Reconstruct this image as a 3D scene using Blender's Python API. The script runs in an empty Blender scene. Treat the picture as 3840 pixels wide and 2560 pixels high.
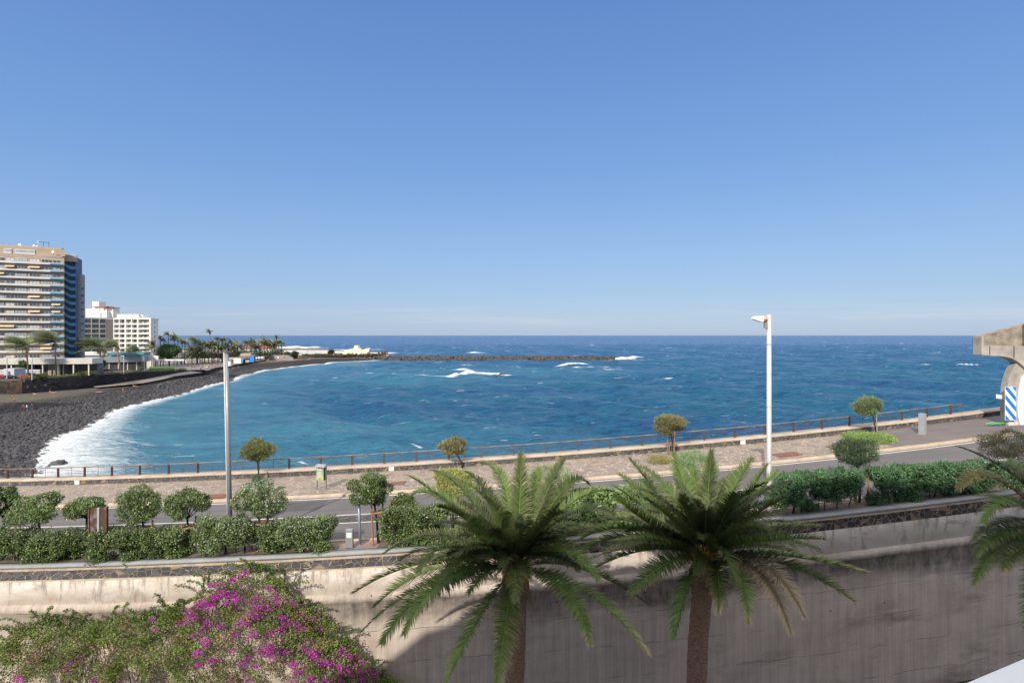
import bpy, math, random
import numpy as np
from mathutils import Vector, Matrix
SC = bpy.context.scene
C = bpy.data.collections.new('place'); SC.collection.children.link(C)
RNG = np.random.default_rng(7)
random.seed(7)
F = 2080.0; HZ = 1257.0; CAMZ = 24.0
SUN_AZ = math.radians(23); SUN_EL = math.radians(33)

# ------------------------------------------------------------------ placement
def W(px, py, Y): return np.array([(px-1920)/F*Y, Y, CAMZ-(py-HZ)/F*Y])
def G(px, py, z): return W(px, py, (CAMZ-z)*F/(py-HZ))
def zg(X): return 11.9 + 0.0655*X
def bend(X):
    X = np.asarray(X, float); d = X+3
    return np.where(d > 0, .0025*d*d, .002*d*d)
def R(X, off, h=0.0): return np.array([X, off+float(bend(X)), zg(X)+h])
def RP(px, py):                       # a pixel on the sloping street plane
    u = (px-1920)/F; v = (py-HZ)/F; Y = 12.1/(v+.0655*u); return np.array([u*Y, Y, CAMZ-v*Y])
def XO(px, off):                      # X where the street line 'off' meets the sight line of column px
    u = (px-1920)/F; Y = off
    for _ in range(8): Y = off+float(bend(u*Y))
    return u*Y

# ------------------------------------------------------------------ materials
MATS = {}
def mat(name, col, rough=.7, var=.15, scale=3.0, bump=0., bscale=None, metal=0., spec=.35, col2=None, thresh=None, stretch=(1,1,1), coord='Object', attr=None, trans=0., emit=None):
    if name in MATS: return MATS[name]
    m = bpy.data.materials.new(name); m.use_nodes = True; nt = m.node_tree; N = nt.nodes; L = nt.links
    b = N['Principled BSDF']; b.inputs['Roughness'].default_value = rough; b.inputs['Metallic'].default_value = metal
    b.inputs['Specular IOR Level'].default_value = spec
    tc = N.new('ShaderNodeTexCoord'); mp = N.new('ShaderNodeMapping'); mp.inputs['Scale'].default_value = stretch
    L.new(tc.outputs[coord], mp.inputs[0])
    nz = N.new('ShaderNodeTexNoise'); nz.inputs['Scale'].default_value = scale; nz.inputs['Detail'].default_value = 6
    L.new(mp.outputs[0], nz.inputs['Vector'])
    ramp = N.new('ShaderNodeValToRGB')
    c = np.array(col); c2 = np.array(col2) if col2 is not None else np.clip(c*(1+var), 0, 1)
    c1 = c if col2 is not None else c*(1-var)
    lo, hi = thresh if thresh else (.3, .7)
    ramp.color_ramp.elements[0].position = lo; ramp.color_ramp.elements[1].position = hi
    ramp.color_ramp.elements[0].color = (*c1, 1); ramp.color_ramp.elements[1].color = (*c2, 1)
    L.new(nz.outputs['Fac'], ramp.inputs[0])
    out = ramp.outputs[0]
    if attr:
        at = N.new('ShaderNodeAttribute'); at.attribute_name = attr
        mx = N.new('ShaderNodeMix'); mx.data_type = 'RGBA'; mx.blend_type = 'MULTIPLY'; mx.inputs[0].default_value = 1
        L.new(out, mx.inputs[6]); L.new(at.outputs['Color'], mx.inputs[7]); out = mx.outputs[2]
    L.new(out, b.inputs['Base Color'])
    if bump:
        bp = N.new('ShaderNodeBump'); bp.inputs['Strength'].default_value = min(bump, 1); bp.inputs['Distance'].default_value = .05*max(bump, 1)
        n2 = N.new('ShaderNodeTexNoise'); n2.inputs['Scale'].default_value = bscale or scale*4; n2.inputs['Detail'].default_value = 5
        L.new(mp.outputs[0], n2.inputs['Vector']); L.new(n2.outputs['Fac'], bp.inputs['Height']); L.new(bp.outputs[0], b.inputs['Normal'])
    if trans:
        tr = N.new('ShaderNodeBsdfTranslucent'); ms = N.new('ShaderNodeMixShader'); ms.inputs[0].default_value = trans
        L.new(out, tr.inputs['Color']); L.new(b.outputs[0], ms.inputs[1]); L.new(tr.outputs[0], ms.inputs[2])
        L.new(ms.outputs[0], N['Material Output'].inputs['Surface'])
    MATS[name] = m; return m
def nodes(name):
    m = bpy.data.materials.new(name); m.use_nodes = True; MATS[name] = m
    return m, m.node_tree.nodes, m.node_tree.links, m.node_tree.nodes['Principled BSDF']
class NB:
    """tiny node helper"""
    def __init__(s, N, L): s.N, s.L = N, L
    def n(s, t, **k):
        o = s.N.new('ShaderNode'+t)
        for a, v in k.items():
            if a.startswith('i_'):
                key = a[2:]; key = int(key) if key.isdigit() else key.replace('_', ' ')
                if hasattr(v, 'is_linked') or isinstance(v, bpy.types.NodeSocket): s.L.new(v, o.inputs[key])
                else: o.inputs[key].default_value = v
            else: setattr(o, a, v)
        return o
    def math(s, op, a, b=0., clamp=False):
        o = s.N.new('ShaderNodeMath'); o.operation = op; o.use_clamp = clamp
        for i, v in enumerate((a, b)):
            if isinstance(v, bpy.types.NodeSocket): s.L.new(v, o.inputs[i])
            else: o.inputs[i].default_value = v
        return o.outputs[0]
    def ramp(s, f, stops, interp='LINEAR'):
        o = s.N.new('ShaderNodeValToRGB'); cr = o.color_ramp; cr.interpolation = interp
        while len(cr.elements) < len(stops): cr.elements.new(.5)
        for e, (p, c) in zip(cr.elements, stops): e.position = p; e.color = (*c, 1) if len(c) == 3 else c
        s.L.new(f, o.inputs[0]); return o.outputs[0]
    def mix(s, f, a, b, blend='MIX'):
        o = s.N.new('ShaderNodeMix'); o.data_type = 'RGBA'; o.blend_type = blend
        for i, v in ((0, f), (6, a), (7, b)):
            if isinstance(v, bpy.types.NodeSocket): s.L.new(v, o.inputs[i])
            elif i == 0: o.inputs[0].default_value = v
            else: o.inputs[i].default_value = (*v, 1)
        return o.outputs[2]
    def noise(s, vec, scale, detail=5, rough=.5, dist=0.):
        o = s.N.new('ShaderNodeTexNoise'); s.L.new(vec, o.inputs['Vector']); o.inputs['Scale'].default_value = scale
        o.inputs['Detail'].default_value = detail; o.inputs['Roughness'].default_value = rough; o.inputs['Distortion'].default_value = dist
        return o.outputs['Fac']
    def mapping(s, vec, scale=(1,1,1), loc=(0,0,0)):
        o = s.N.new('ShaderNodeMapping'); s.L.new(vec, o.inputs[0]); o.inputs['Scale'].default_value = scale; o.inputs['Location'].default_value = loc
        return o.outputs[0]
    def bump(s, h, strength, dist, normal=None):
        o = s.N.new('ShaderNodeBump'); o.inputs['Strength'].default_value = strength; o.inputs['Distance'].default_value = dist
        s.L.new(h, o.inputs['Height'])
        if normal: s.L.new(normal, o.inputs['Normal'])
        return o.outputs[0]
G3 = lambda v: (v, v, v)
def stone_mat(name, stones, mortar, scale, gap=.05, stretch=(1,1,1), bump=.6, rough=.85, dirt=None):
    m, N, L, b = nodes(name); k = NB(N, L)
    uv = N.new('ShaderNodeTexCoord').outputs['UV']
    v0 = k.mapping(uv, stretch)
    ds = k.noise(v0, scale*1.5, 3)
    wob = N.new('ShaderNodeVectorMath'); wob.operation = 'ADD'; L.new(v0, wob.inputs[0])
    sc = N.new('ShaderNodeVectorMath'); sc.operation = 'SCALE'; sc.inputs['Scale'].default_value = .25/scale
    nn = N.new('ShaderNodeTexNoise'); L.new(v0, nn.inputs['Vector']); nn.inputs['Scale'].default_value = scale*1.3
    L.new(nn.outputs['Color'], sc.inputs[0]); L.new(sc.outputs[0], wob.inputs[1])
    vo = N.new('ShaderNodeTexVoronoi'); vo.feature = 'DISTANCE_TO_EDGE'; vo.inputs['Scale'].default_value = scale; L.new(wob.outputs[0], vo.inputs['Vector'])
    vc = N.new('ShaderNodeTexVoronoi'); vc.feature = 'F1'; vc.inputs['Scale'].default_value = scale; L.new(wob.outputs[0], vc.inputs['Vector'])
    sep = N.new('ShaderNodeSeparateColor'); L.new(vc.outputs['Color'], sep.inputs[0])
    stc = k.ramp(sep.outputs[0], stones, 'CONSTANT')
    fine = k.ramp(k.noise(uv, scale*7, 6), [(.3, G3(.7)), (.75, G3(1.15))])
    stc = k.mix(1., stc, fine, 'MULTIPLY')
    edge = k.ramp(vo.outputs['Distance'], [(gap*.5, G3(0)), (gap, G3(1))])
    col = k.mix(edge, k.mix(k.noise(uv, 4, 5), mortar, tuple(x*.75 for x in mortar)), stc)
    if dirt: col = k.mix(k.ramp(k.noise(k.mapping(uv, (.25, .5, 1)), .8, 6), [(.4, G3(0)), (.7, G3(dirt))]), col, (.04, .035, .03))
    L.new(col, b.inputs['Base Color']); b.inputs['Roughness'].default_value = rough; b.inputs['Specular IOR Level'].default_value = .15
    h = k.math('ADD', k.math('MULTIPLY', edge, 1.0), k.math('MULTIPLY', k.noise(uv, scale*6, 5), .5))
    L.new(k.bump(h, bump, .05), b.inputs['Normal'])
    return m

# ------------------------------------------------------------------ mesh helpers
def mesh_np(name, V, Fa, m=None, parent=None, col=None, smooth=False, uv=None, loc=None, midx=None, attrs=None):
    V = np.asarray(V, np.float32); Fa = np.asarray(Fa, np.int32); k = Fa.shape[1]
    me = bpy.data.meshes.new(name); me.vertices.add(len(V)); me.vertices.foreach_set('co', V.ravel())
    me.loops.add(Fa.size); me.loops.foreach_set('vertex_index', Fa.ravel())
    me.polygons.add(len(Fa)); me.polygons.foreach_set('loop_start', np.arange(0, Fa.size, k, dtype=np.int32))
    try: me.polygons.foreach_set('loop_total', np.full(len(Fa), k, np.int32))
    except Exception: pass
    if smooth: me.polygons.foreach_set('use_smooth', np.ones(len(Fa), bool))
    for mm in (m if isinstance(m, (list, tuple)) else [m]):
        if mm: me.materials.append(mm)
    if midx is not None: me.polygons.foreach_set('material_index', np.asarray(midx, np.int32))
    me.update(calc_edges=True)
    if col is not None:
        a = me.color_attributes.new('tint', 'FLOAT_COLOR', 'POINT'); c = np.ones((len(V), 4), np.float32); c[:, :3] = col
        a.data.foreach_set('color', c.ravel())
    if attrs:
        for an, av in attrs.items():
            a = me.attributes.new(an, 'FLOAT', 'POINT'); a.data.foreach_set('value', np.asarray(av, np.float32))
    if uv is not None:
        l = me.uv_layers.new(name='UVMap'); l.data.foreach_set('uv', np.asarray(uv, np.float32)[Fa.ravel()].ravel())
    me.validate()
    o = bpy.data.objects.new(name, me); C.objects.link(o)
    if parent: o.parent = parent
    if loc is not None: o.location = loc
    return o
class MB:
    def __init__(s, a=(1, 0), origin=(0, 0, 0)):
        s.v = []; s.f = []; s.m = []; s.a = np.array([a[0], a[1], 0.]); s.a /= np.linalg.norm(s.a)
        s.b = np.array([-s.a[1], s.a[0], 0.]); s.o = np.array(origin, float)
    def T(s, p): return tuple(s.o + s.a*p[0] + s.b*p[1] + np.array([0, 0, p[2]]))
    def add(s, vs, fs, mi=0, raw=False):
        n = len(s.v); s.v += [tuple(p) if raw else s.T(p) for p in vs]
        s.f += [tuple(i+n for i in f) for f in fs]; s.m += [mi]*len(fs); return s
    def box(s, x0, x1, y0, y1, z0, z1, mi=0):
        return s.add([(x0,y0,z0),(x1,y0,z0),(x1,y1,z0),(x0,y1,z0),(x0,y0,z1),(x1,y0,z1),(x1,y1,z1),(x0,y1,z1)],
                     [(0,3,2,1),(4,5,6,7),(0,1,5,4),(1,2,6,5),(2,3,7,6),(3,0,4,7)], mi)
    def prism(s, pts, y0, y1, mi=0):          # pts (x,z) outline counter-clockwise seen from -y, extruded in y
        n = len(pts); vs = [(x, y0, z) for x, z in pts]+[(x, y1, z) for x, z in pts]
        return s.add(vs, [tuple(range(n)), tuple(range(2*n-1, n-1, -1))]+[(i, i+n, (i+1) % n+n, (i+1) % n) for i in range(n)], mi)
    def slab(s, pts, z0, z1, mi=0):           # pts (x,y) ccw
        n = len(pts); vs = [(x, y, z0) for x, y in pts]+[(x, y, z1) for x, y in pts]
        return s.add(vs, [tuple(range(n-1, -1, -1)), tuple(range(n, 2*n))]+[(i, (i+1) % n, (i+1) % n+n, i+n) for i in range(n)], mi)
    def tube(s, path, rad, n=8, mi=0, cap=True):
        P = [np.array(p, float) for p in path]; rad = rad if hasattr(rad, '__len__') else [rad]*len(P)
        base = len(s.v); vs = []
        for i, p in enumerate(P):
            t = P[min(i+1, len(P)-1)]-P[max(i-1, 0)]; t = t/(np.linalg.norm(t)+1e-9)
            r = np.array([0, 1., 0]) if abs(t[1]) < .9 else np.array([1., 0, 0])
            u = np.cross(t, r); u /= np.linalg.norm(u); w = np.cross(t, u)
            for j in range(n):
                a = 2*math.pi*j/n; vs.append(p+rad[i]*(u*math.cos(a)+w*math.sin(a)))
        fs = [(i*n+j, i*n+(j+1) % n, (i+1)*n+(j+1) % n, (i+1)*n+j) for i in range(len(P)-1) for j in range(n)]
        if cap: fs += [tuple(range(n-1, -1, -1)), tuple(range((len(P)-1)*n, len(P)*n))]
        return s.add(vs, fs, mi)
    def bar(s, p, q, w, mi=0): return s.tube([p, q], w*.707, 4, mi)
    def ball(s, c, r, mi=0, nu=8, nv=6):
        r = r if hasattr(r, '__len__') else (r, r, r); vs = []
        for i in range(1, nv):
            th = math.pi*i/nv
            for j in range(nu):
                ph = 2*math.pi*j/nu; vs.append((c[0]+r[0]*math.sin(th)*math.cos(ph), c[1]+r[1]*math.sin(th)*math.sin(ph), c[2]+r[2]*math.cos(th)))
        vs += [(c[0], c[1], c[2]+r[2]), (c[0], c[1], c[2]-r[2])]; t = len(vs)-2
        fs = [(i*nu+j, (i+1)*nu+j, (i+1)*nu+(j+1) % nu, i*nu+(j+1) % nu) for i in range(nv-2) for j in range(nu)]
        fs += [(t, j, (j+1) % nu) for j in range(nu)]+[(t+1, (nv-2)*nu+(j+1) % nu, (nv-2)*nu+j) for j in range(nu)]
        return s.add(vs, fs, mi)
    def build(s, name, m, parent=None, smooth=False, bevel=0, loc=None):
        me = bpy.data.meshes.new(name); me.from_pydata([tuple(map(float, p)) for p in s.v], [], s.f)
        for mm in (m if isinstance(m, (list, tuple)) else [m]): me.materials.append(mm)
        for p, i in zip(me.polygons, s.m): p.material_index = i; p.use_smooth = smooth
        me.update(); o = bpy.data.objects.new(name, me); C.objects.link(o)
        if parent: o.parent = parent
        if loc is not None: o.location = loc
        if bevel:
            bv = o.modifiers.new('bevel', 'BEVEL'); bv.width = bevel; bv.segments = 2; bv.limit_method = 'ANGLE'
        return o
def tag(o, label=None, cat=None, group=None, kind=None):
    if label: o['label'] = label
    if cat: o['category'] = cat
    if group: o['group'] = group
    if kind: o['kind'] = kind
    return o
def thing(name, label, cat, loc=(0, 0, 0), rz=0, group=None):
    o = bpy.data.objects.new(name, None); C.objects.link(o); o.location = tuple(map(float, loc)); o.rotation_euler = (0, 0, rz); o.empty_display_size = .3
    return tag(o, label, cat, group)
def kids(o): return [c for c in bpy.data.objects if c.parent == o]
def dup(root, loc, rz=0, label=None, group=None, scale=1., swap=None):
    r = root.copy(); C.objects.link(r); r.location = tuple(map(float, loc)); r.rotation_euler = (0, 0, rz)
    r.scale = (scale,)*3
    if label: r['label'] = label
    if group: r['group'] = group
    def rec(src, dst):
        for ch in CH.get(src.name, []) or []:
            c = ch.copy(); C.objects.link(c); c.parent = dst
            if swap and ch.name.split('.')[0] in swap:
                c.data = ch.data.copy(); c.data.materials[0] = swap[ch.name.split('.')[0]]
            rec(ch, c)
    rec(root, r); return r
CH = {}
def remember(root):
    def rec(o):
        CH[o.name] = kids(o)
        for c in CH[o.name]: rec(c)
    rec(root)

# sweep a cross-section [(off, h)] along the street
def sweep(name, sec, x0, x1, m, parent=None, step=1.5, zfun=None, jit=0, closed=False, smooth=False, base=None):
    n = max(2, int((x1-x0)/step)+1); xs = np.linspace(x0, x1, n); S = sec+[sec[0]] if closed else sec; k = len(S)
    V = np.zeros((n, k, 3)); UV = np.zeros((n, k, 2))
    acc = 0; ac = [0]
    for i in range(1, k): acc += math.hypot(S[i][0]-S[i-1][0], S[i][1]-S[i-1][1]); ac.append(acc)
    for j, (o, h) in enumerate(S):
        V[:, j, 0] = xs; V[:, j, 1] = o+bend(xs); V[:, j, 2] = (base if (base is not None and h <= -50) else zg(xs)+h) if base is not None and h <= -50 else zg(xs)+h
        UV[:, j, 0] = xs; UV[:, j, 1] = ac[j]
    if jit: V[:, :, 2] += RNG.normal(0, jit, (n, k)); V[:, :, 1] += RNG.normal(0, jit, (n, k))
    idx = np.arange(n*k).reshape(n, k)
    Fa = np.stack([idx[:-1, :-1], idx[1:, :-1], idx[1:, 1:], idx[:-1, 1:]], -1).reshape(-1, 4)
    if closed:
        pass
    return mesh_np(name, V.reshape(-1, 3), Fa, m, parent, uv=UV.reshape(-1, 2), smooth=smooth)

# ------------------------------------------------------------------ foliage
def unit(a): return a/(np.linalg.norm(a, axis=-1, keepdims=True)+1e-9)
def leaf_mesh(name, P, Nn, size, m, parent=None, tint=None, aspect=.5, outward=.6, rng=RNG, up=0.):
    n = len(P); size = np.asarray(size).reshape(-1, 1)*np.ones((n, 1))
    d = unit(rng.normal(size=(n, 3))+Nn*outward+np.array([0, 0, up])); r = rng.normal(size=(n, 3)); s = unit(np.cross(d, r))
    q = np.cross(s, d)*.12
    tip = P+d*size; mid = P+d*size*.45+q*size
    V = np.stack([P, mid+s*size*aspect*.5, tip, mid-s*size*aspect*.5], 1).reshape(-1, 3)
    Fa = np.arange(n*4).reshape(n, 4)
    c = None if tint is None else np.repeat(tint, 4, 0)
    return mesh_np(name, V, Fa, m, parent, col=c)
def blob_points(blobs, n, rng=RNG, lo=.72, hi=1.05, keep=.72):
    B = np.array(blobs, float); a = (B[:, 3]*B[:, 4]*B[:, 5])**(2/3); k = rng.choice(len(B), int(n*1.8), p=a/a.sum())
    d = unit(rng.normal(size=(len(k), 3))); t = rng.uniform(lo, hi, (len(k), 1))
    # lumpy radius
    ph = rng.uniform(0, 6, (len(B), 3)); lump = 1+.2*np.sin(d[:, 0]*5+ph[k, 0])*np.sin(d[:, 1]*5+ph[k, 1])+.1*np.sin(d[:, 2]*8+ph[k, 2])
    P = B[k, :3]+d*t*lump[:, None]*B[k, 3:6]
    ok = np.ones(len(P), bool)
    for i in range(len(B)):
        rr = np.linalg.norm((P-B[i, :3])/B[i, 3:6], axis=1); ok &= ~((rr < keep) & (k != i))
    P, d = P[ok][:n], d[ok][:n]; return P, d, k[ok][:n]
def subblobs(c, r, n, rs=.45, rng=RNG, flat=1.):
    out = []
    for i in range(n):
        d = unit(rng.normal(size=3)); d[2] *= flat; s = rs*rng.uniform(.75, 1.25)
        p = np.array(c)+d*np.array(r)*(1-s)*rng.uniform(.65, 1.08)
        out.append((*p, r[0]*s, r[1]*s, r[2]*s*1.05))
    return out
def tints(n, base, var, rng=RNG, tipcol=None, ptip=0., k=None):
    c = np.array(base)*(1+rng.normal(0, var, (n, 1)))+rng.normal(0, .02, (n, 3))*np.array(base)
    if k is not None: c *= (.72+.5*rng.random(int(k.max())+1))[k][:, None]
    if tipcol is not None: q = rng.random(n) < ptip; c[q] = np.array(tipcol)*(1+rng.normal(0, .15, (int(q.sum()), 1)))
    return np.clip(c, .003, 1)
M_leaf = mat('foliage', (.9, .9, .9), .55, .12, 2., attr='tint', trans=.22, spec=.3)
M_leafgloss = mat('glossy foliage', (.92, .92, .92), .45, .1, 2., attr='tint', trans=.12, spec=.5)
M_bark = mat('bark', (.16, .12, .09), .9, .4, 4, bump=.8, stretch=(3, 3, .6))
M_barkd = mat('dark bark', (.055, .045, .038), .9, .4, 6, bump=.8)
M_barkl = mat('pale bark', (.42, .37, .32), .85, .3, 5, bump=.5)
M_palmtrunk = mat('palm trunk scales', (.13, .075, .05), .95, .45, 7, bump=1., bscale=9, col2=(.42, .27, .18), stretch=(1, 1, 4.5))

def core(name, blobs, m, parent, f=.66):
    mb = MB()
    for b in blobs: mb.ball(b[:3], (b[3]*f, b[4]*f, b[5]*f), nu=7, nv=5)
    return mb
M_core = mat('foliage inner shade', (.012, .02, .008), 1., .3, 6, spec=0)

def round_tree(name, label, base, cc, rad, n=7000, leaf=.11, base_col=(.075, .125, .05), tip=(.34, .4, .3), ptip=.06, nb=14, trunk_r=.07, group=None, gloss=True, kind='broad', cat='tree', rs=.42, lean=0., seed=0, holes=.72, tm=None):
    rng = np.random.default_rng(seed+101); base = np.array(base, float); root = thing(name, label, cat, base, 0, group)
    c = np.array(cc, float)-base
    bl = subblobs(c, rad, nb, rs, rng)
    P, d, k = blob_points(bl, n, rng, .55 if kind == 'tam' else .7, 1.08, holes)
    if kind == 'tam':
        tnt = tints(len(P), base_col, .22, rng, tip, ptip, k)
        dn = unit(P-c)
        leaf_mesh('crown', P, unit(d*.5+dn), rng.uniform(.6, 1.5, len(P))*leaf*1.5, M_leaf, root, tnt, .16, 1.1, rng, .5)
    else:
        tnt = tints(len(P), base_col, .25, rng, tip, ptip, k)
        top = np.clip((P[:, 2]-c[2])/rad[2], -1, 1); q = rng.random(len(P)) < .01+ptip*2.5*np.clip(top, 0, 1); tnt[q] = np.array(tip)*rng.uniform(.6, 1.1, (int(q.sum()), 1))
        # dense inner leaves keep the crown from reading as a shell
        o = leaf_mesh('crown', P, d, rng.uniform(.7, 1.3, len(P))*leaf, M_leafgloss if gloss else M_leaf, root, tnt, .5, .45, rng)
    mb = MB(); tr = c*.62; tr[2] = max(c[2]-rad[2]*.55, .2)
    fork = np.array([c[0]*.5, c[1]*.5, max(c[2]-rad[2]*.95, .3)])
    mid = fork*.5+np.array([rng.normal(0, .05), 0, 0])
    mb.tube([(0, 0, -.1), mid, fork], [trunk_r*1.25, trunk_r, trunk_r*.85], 7)
    for i in range(9 if kind != 'tam' else 12):
        b = bl[i % len(bl)]; e = np.array(b[:3]); m2 = (fork+e)/2+rng.normal(0, .06, 3)+np.array([0, 0, -.05])
        mb.tube([fork, m2, e], [trunk_r*.6, trunk_r*.4, trunk_r*.15], 5)
    mb.build('trunk', tm or M_barkd, root, smooth=True)
    return root

def stake_frame(label, base, h=1.9, w=.55, sc=1., group='wooden stake frames around the planted trees'):
    r = thing('timber_support', label, 'timber support', base, random.uniform(-.4, .4), group)
    pts = [(-w, -.2), (w, -.25), (.1, w)]
    for i, (x, y) in enumerate(pts):
        MB().tube([(x*.8, y*.8, -.1), (x, y, h*random.uniform(.92, 1.05))], .055, 8).build('stake', mat('stake wood', (.33, .17, .09), .8, .3, 8, bump=.3, stretch=(2, 2, .5)), r)
    for i in range(3):
        p, q = pts[i], pts[(i+1) % 3]
        MB().bar((*p, h*.78), (*q, h*.8), .08).build('crossbar', MATS['stake wood'], r)
    return r

# palms ------------------------------------------------------------
def frond(p0, p1, p2, nl, L, rng, wl=.05, droop=.25, vee=.35, green=(.05, .115, .03), dry=.25, rach=.03, deadtip=0.):
    p0, p1, p2 = map(lambda a: np.array(a, float), (p0, p1, p2))
    t = np.linspace(0.14, 1, nl)[:, None]
    Q = (1-t)**2*p0+2*t*(1-t)*p1+t*t*p2; T = unit(2*(1-t)*(p1-p0)+2*t*(p2-p1)+1e-6)
    upv = np.array([0, 0, 1.]); S = unit(np.cross(T, upv+np.array([.001, .002, 0]))+1e-6); U = np.cross(S, T)
    # twist keeps fronds from being flat sheets
    tw = rng.normal(0, .28); ct, st = math.cos(tw), math.sin(tw); S, U = S*ct+U*st, U*ct-S*st
    V = []; Cc = []; tt = t[:, 0]
    prof = np.clip(np.minimum(tt*3.2, 1), 0, 1)*(1-.62*np.clip((tt-.55)/.45, 0, 1)**1.5)
    for sg in (-1, 1):
        n = nl; l = (L*prof*rng.uniform(.85, 1.12, n))[:, None]
        d = unit(S*sg*(.95-.35*t)+T*(.45+.75*t**2)+U*vee*rng.uniform(.5, 1.4, (n, 1))+rng.normal(0, .10, (n, 3)))
        w = T*wl*.5*rng.uniform(.8, 1.2, (n, 1))
        m_ = Q+d*l*.5; e = Q+d*l+np.array([0, 0, -1.])*l*droop*rng.uniform(.3, 1.5, (n, 1))
        V.append(np.stack([Q-w, Q+w, m_+w*.95, m_-w*.95, e+w*.12, e-w*.12], 1))
        g = np.array(green)*(1+rng.normal(0, .15, (n, 1))); tipc = np.array((.40, .32, .21))
        f = np.clip(rng.normal(dry, .2, (n, 1)), 0, 1)
        f = np.maximum(f, np.clip((t-(1-deadtip))*6, 0, 1)*.95) if deadtip else f
        ge = g*(1-f)+tipc*f; gm = g*(1-f*.25)+tipc*f*.25
        if deadtip: gm = np.where(t > 1-deadtip, ge, gm)
        Cc.append(np.stack([g, g, gm, gm, ge, ge], 1))
    V = np.concatenate(V).reshape(-1, 3); Cc = np.concatenate(Cc).reshape(-1, 3); n2 = 2*nl
    i = np.arange(n2)*6; Fa = np.concatenate([np.stack([i, i+1, i+2, i+3], 1), np.stack([i+3, i+2, i+4, i+5], 1)])
    # rachis
    tr = np.linspace(0, 1, 12)[:, None]; Qr = (1-tr)**2*p0+2*tr*(1-tr)*p1+tr*tr*p2; Tr = unit(2*(1-tr)*(p1-p0)+2*tr*(p2-p1)+1e-6)
    Sr = unit(np.cross(Tr, upv+.001)); Ur = np.cross(Sr, Tr); w = rach*(1-.85*tr)
    RV = np.stack([Qr-Sr*w, Qr+Ur*w*.7, Qr+Sr*w, Qr-Ur*w*.7], 1).reshape(-1, 3); b = len(V)
    ii = np.arange(11)[:, None]*4; RF = np.concatenate([np.stack([ii[:, 0]+j, ii[:, 0]+(j+1) % 4, ii[:, 0]+4+(j+1) % 4, ii[:, 0]+4+j], 1) for j in range(4)])+b
    RC = np.tile(np.array([.2, .24, .08]), (len(RV), 1)); RC[:4] = (.3, .22, .12)
    return np.concatenate([V, RV]), np.concatenate([Fa, RF]), np.concatenate([Cc, RC])
def join(parts):
    V, Fa, Cc = [], [], []; b = 0
    for v, f, c in parts: V.append(v); Fa.append(f+b); Cc.append(c); b += len(v)
    return np.concatenate(V), np.concatenate(Fa), np.concatenate(Cc)

# instanced rocks as one mesh ---------------------------------------
def ico(sub=0):
    p = (1+5**.5)/2
    V = np.array([(-1,p,0),(1,p,0),(-1,-p,0),(1,-p,0),(0,-1,p),(0,1,p),(0,-1,-p),(0,1,-p),(p,0,-1),(p,0,1),(-p,0,-1),(-p,0,1)], float); V = unit(V)
    Fa = [(0,11,5),(0,5,1),(0,1,7),(0,7,10),(0,10,11),(1,5,9),(5,11,4),(11,10,2),(10,7,6),(7,1,8),(3,9,4),(3,4,2),(3,2,6),(3,6,8),(3,8,9),(4,9,5),(2,4,11),(6,2,10),(8,6,7),(9,8,1)]
    V = [tuple(v) for v in V]
    for _ in range(sub):
        cache = {}; nf = []
        def mid(a, b):
            k = (min(a, b), max(a, b))
            if k not in cache: q = np.array(V[a])+np.array(V[b]); V.append(tuple(q/np.linalg.norm(q))); cache[k] = len(V)-1
            return cache[k]
        for a, b, c in Fa:
            x, y, z = mid(a, b), mid(b, c), mid(c, a); nf += [(a, x, z), (b, y, x), (c, z, y), (x, y, z)]
        Fa = nf
    return np.array(V), np.array(Fa)
def rocks(name, P, S, m, rng=RNG, flat=.65, sub=0, rough=.28, parent=None, tint=None):
    V, Fa = ico(sub); n = len(P); k = len(V)
    variants = [V*(1+rng.normal(0, rough*.5, (k, 1)))+rng.normal(0, rough*.25, V.shape) for _ in range(24)]
    vi = rng.integers(0, 24, n); VV = np.array(variants)[vi]
    sc = np.stack([rng.uniform(.75, 1.3, n), rng.uniform(.75, 1.3, n), rng.uniform(.7, 1.2, n)*flat], 1)
    VV = VV*sc[:, None, :]*S[:, None, None]
    a = rng.uniform(0, 6.28, n); ca, sa = np.cos(a)[:, None], np.sin(a)[:, None]
    X = VV[:, :, 0]*ca-VV[:, :, 1]*sa; Y = VV[:, :, 0]*sa+VV[:, :, 1]*ca
    VV = np.stack([X, Y, VV[:, :, 2]], -1)+P[:, None, :]
    FF = Fa[None]+np.arange(n)[:, None, None]*k
    c = np.repeat((tint if tint is not None else np.ones((n, 3)))*rng.uniform(.55, 1.5, (n, 1)), k, 0)
    return mesh_np(name, VV.reshape(-1, 3), FF.reshape(-1, 3), m, parent, col=c)

# ================================================================== THE COAST
SH = [(-75,52),(-80,90),(-88,101.5),(-102,120.3),(-112,139.4),(-118,153),(-129,178),(-133,199),(-141,239),(-152,299),(-168,349),(-172.5,390),(-170,430),(-162,462),(-159,506),(-131,530),(-82,531),(20,531),(100,531)]
SHW = SH[:16]+[(-128,545)]
def smoothline(P, n=3):
    P = np.array(P, float)
    for _ in range(n):
        Q = [P[0]]
        for a, b in zip(P[:-1], P[1:]): Q += [a*.75+b*.25, a*.25+b*.75]
        P = np.array(Q+[P[-1]])
    return [tuple(q) for q in P]
SHW = smoothline(SHW, 2)
def polydist(P, poly):
    best = np.full(len(P), 1e9); side = np.zeros(len(P))
    for (x0, y0), (x1, y1) in zip(poly[:-1], poly[1:]):
        d = np.array([x1-x0, y1-y0]); L2 = d@d; q = P-np.array([x0, y0]); t = np.clip((q@d)/L2, 0, 1)
        r = q-t[:, None]*d; dd = np.hypot(r[:, 0], r[:, 1]); cr = d[0]*q[:, 1]-d[1]*q[:, 0]
        u = dd < best-1e-6; best[u] = dd[u]; side[u] = np.sign(cr[u])
    return best, side
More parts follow.
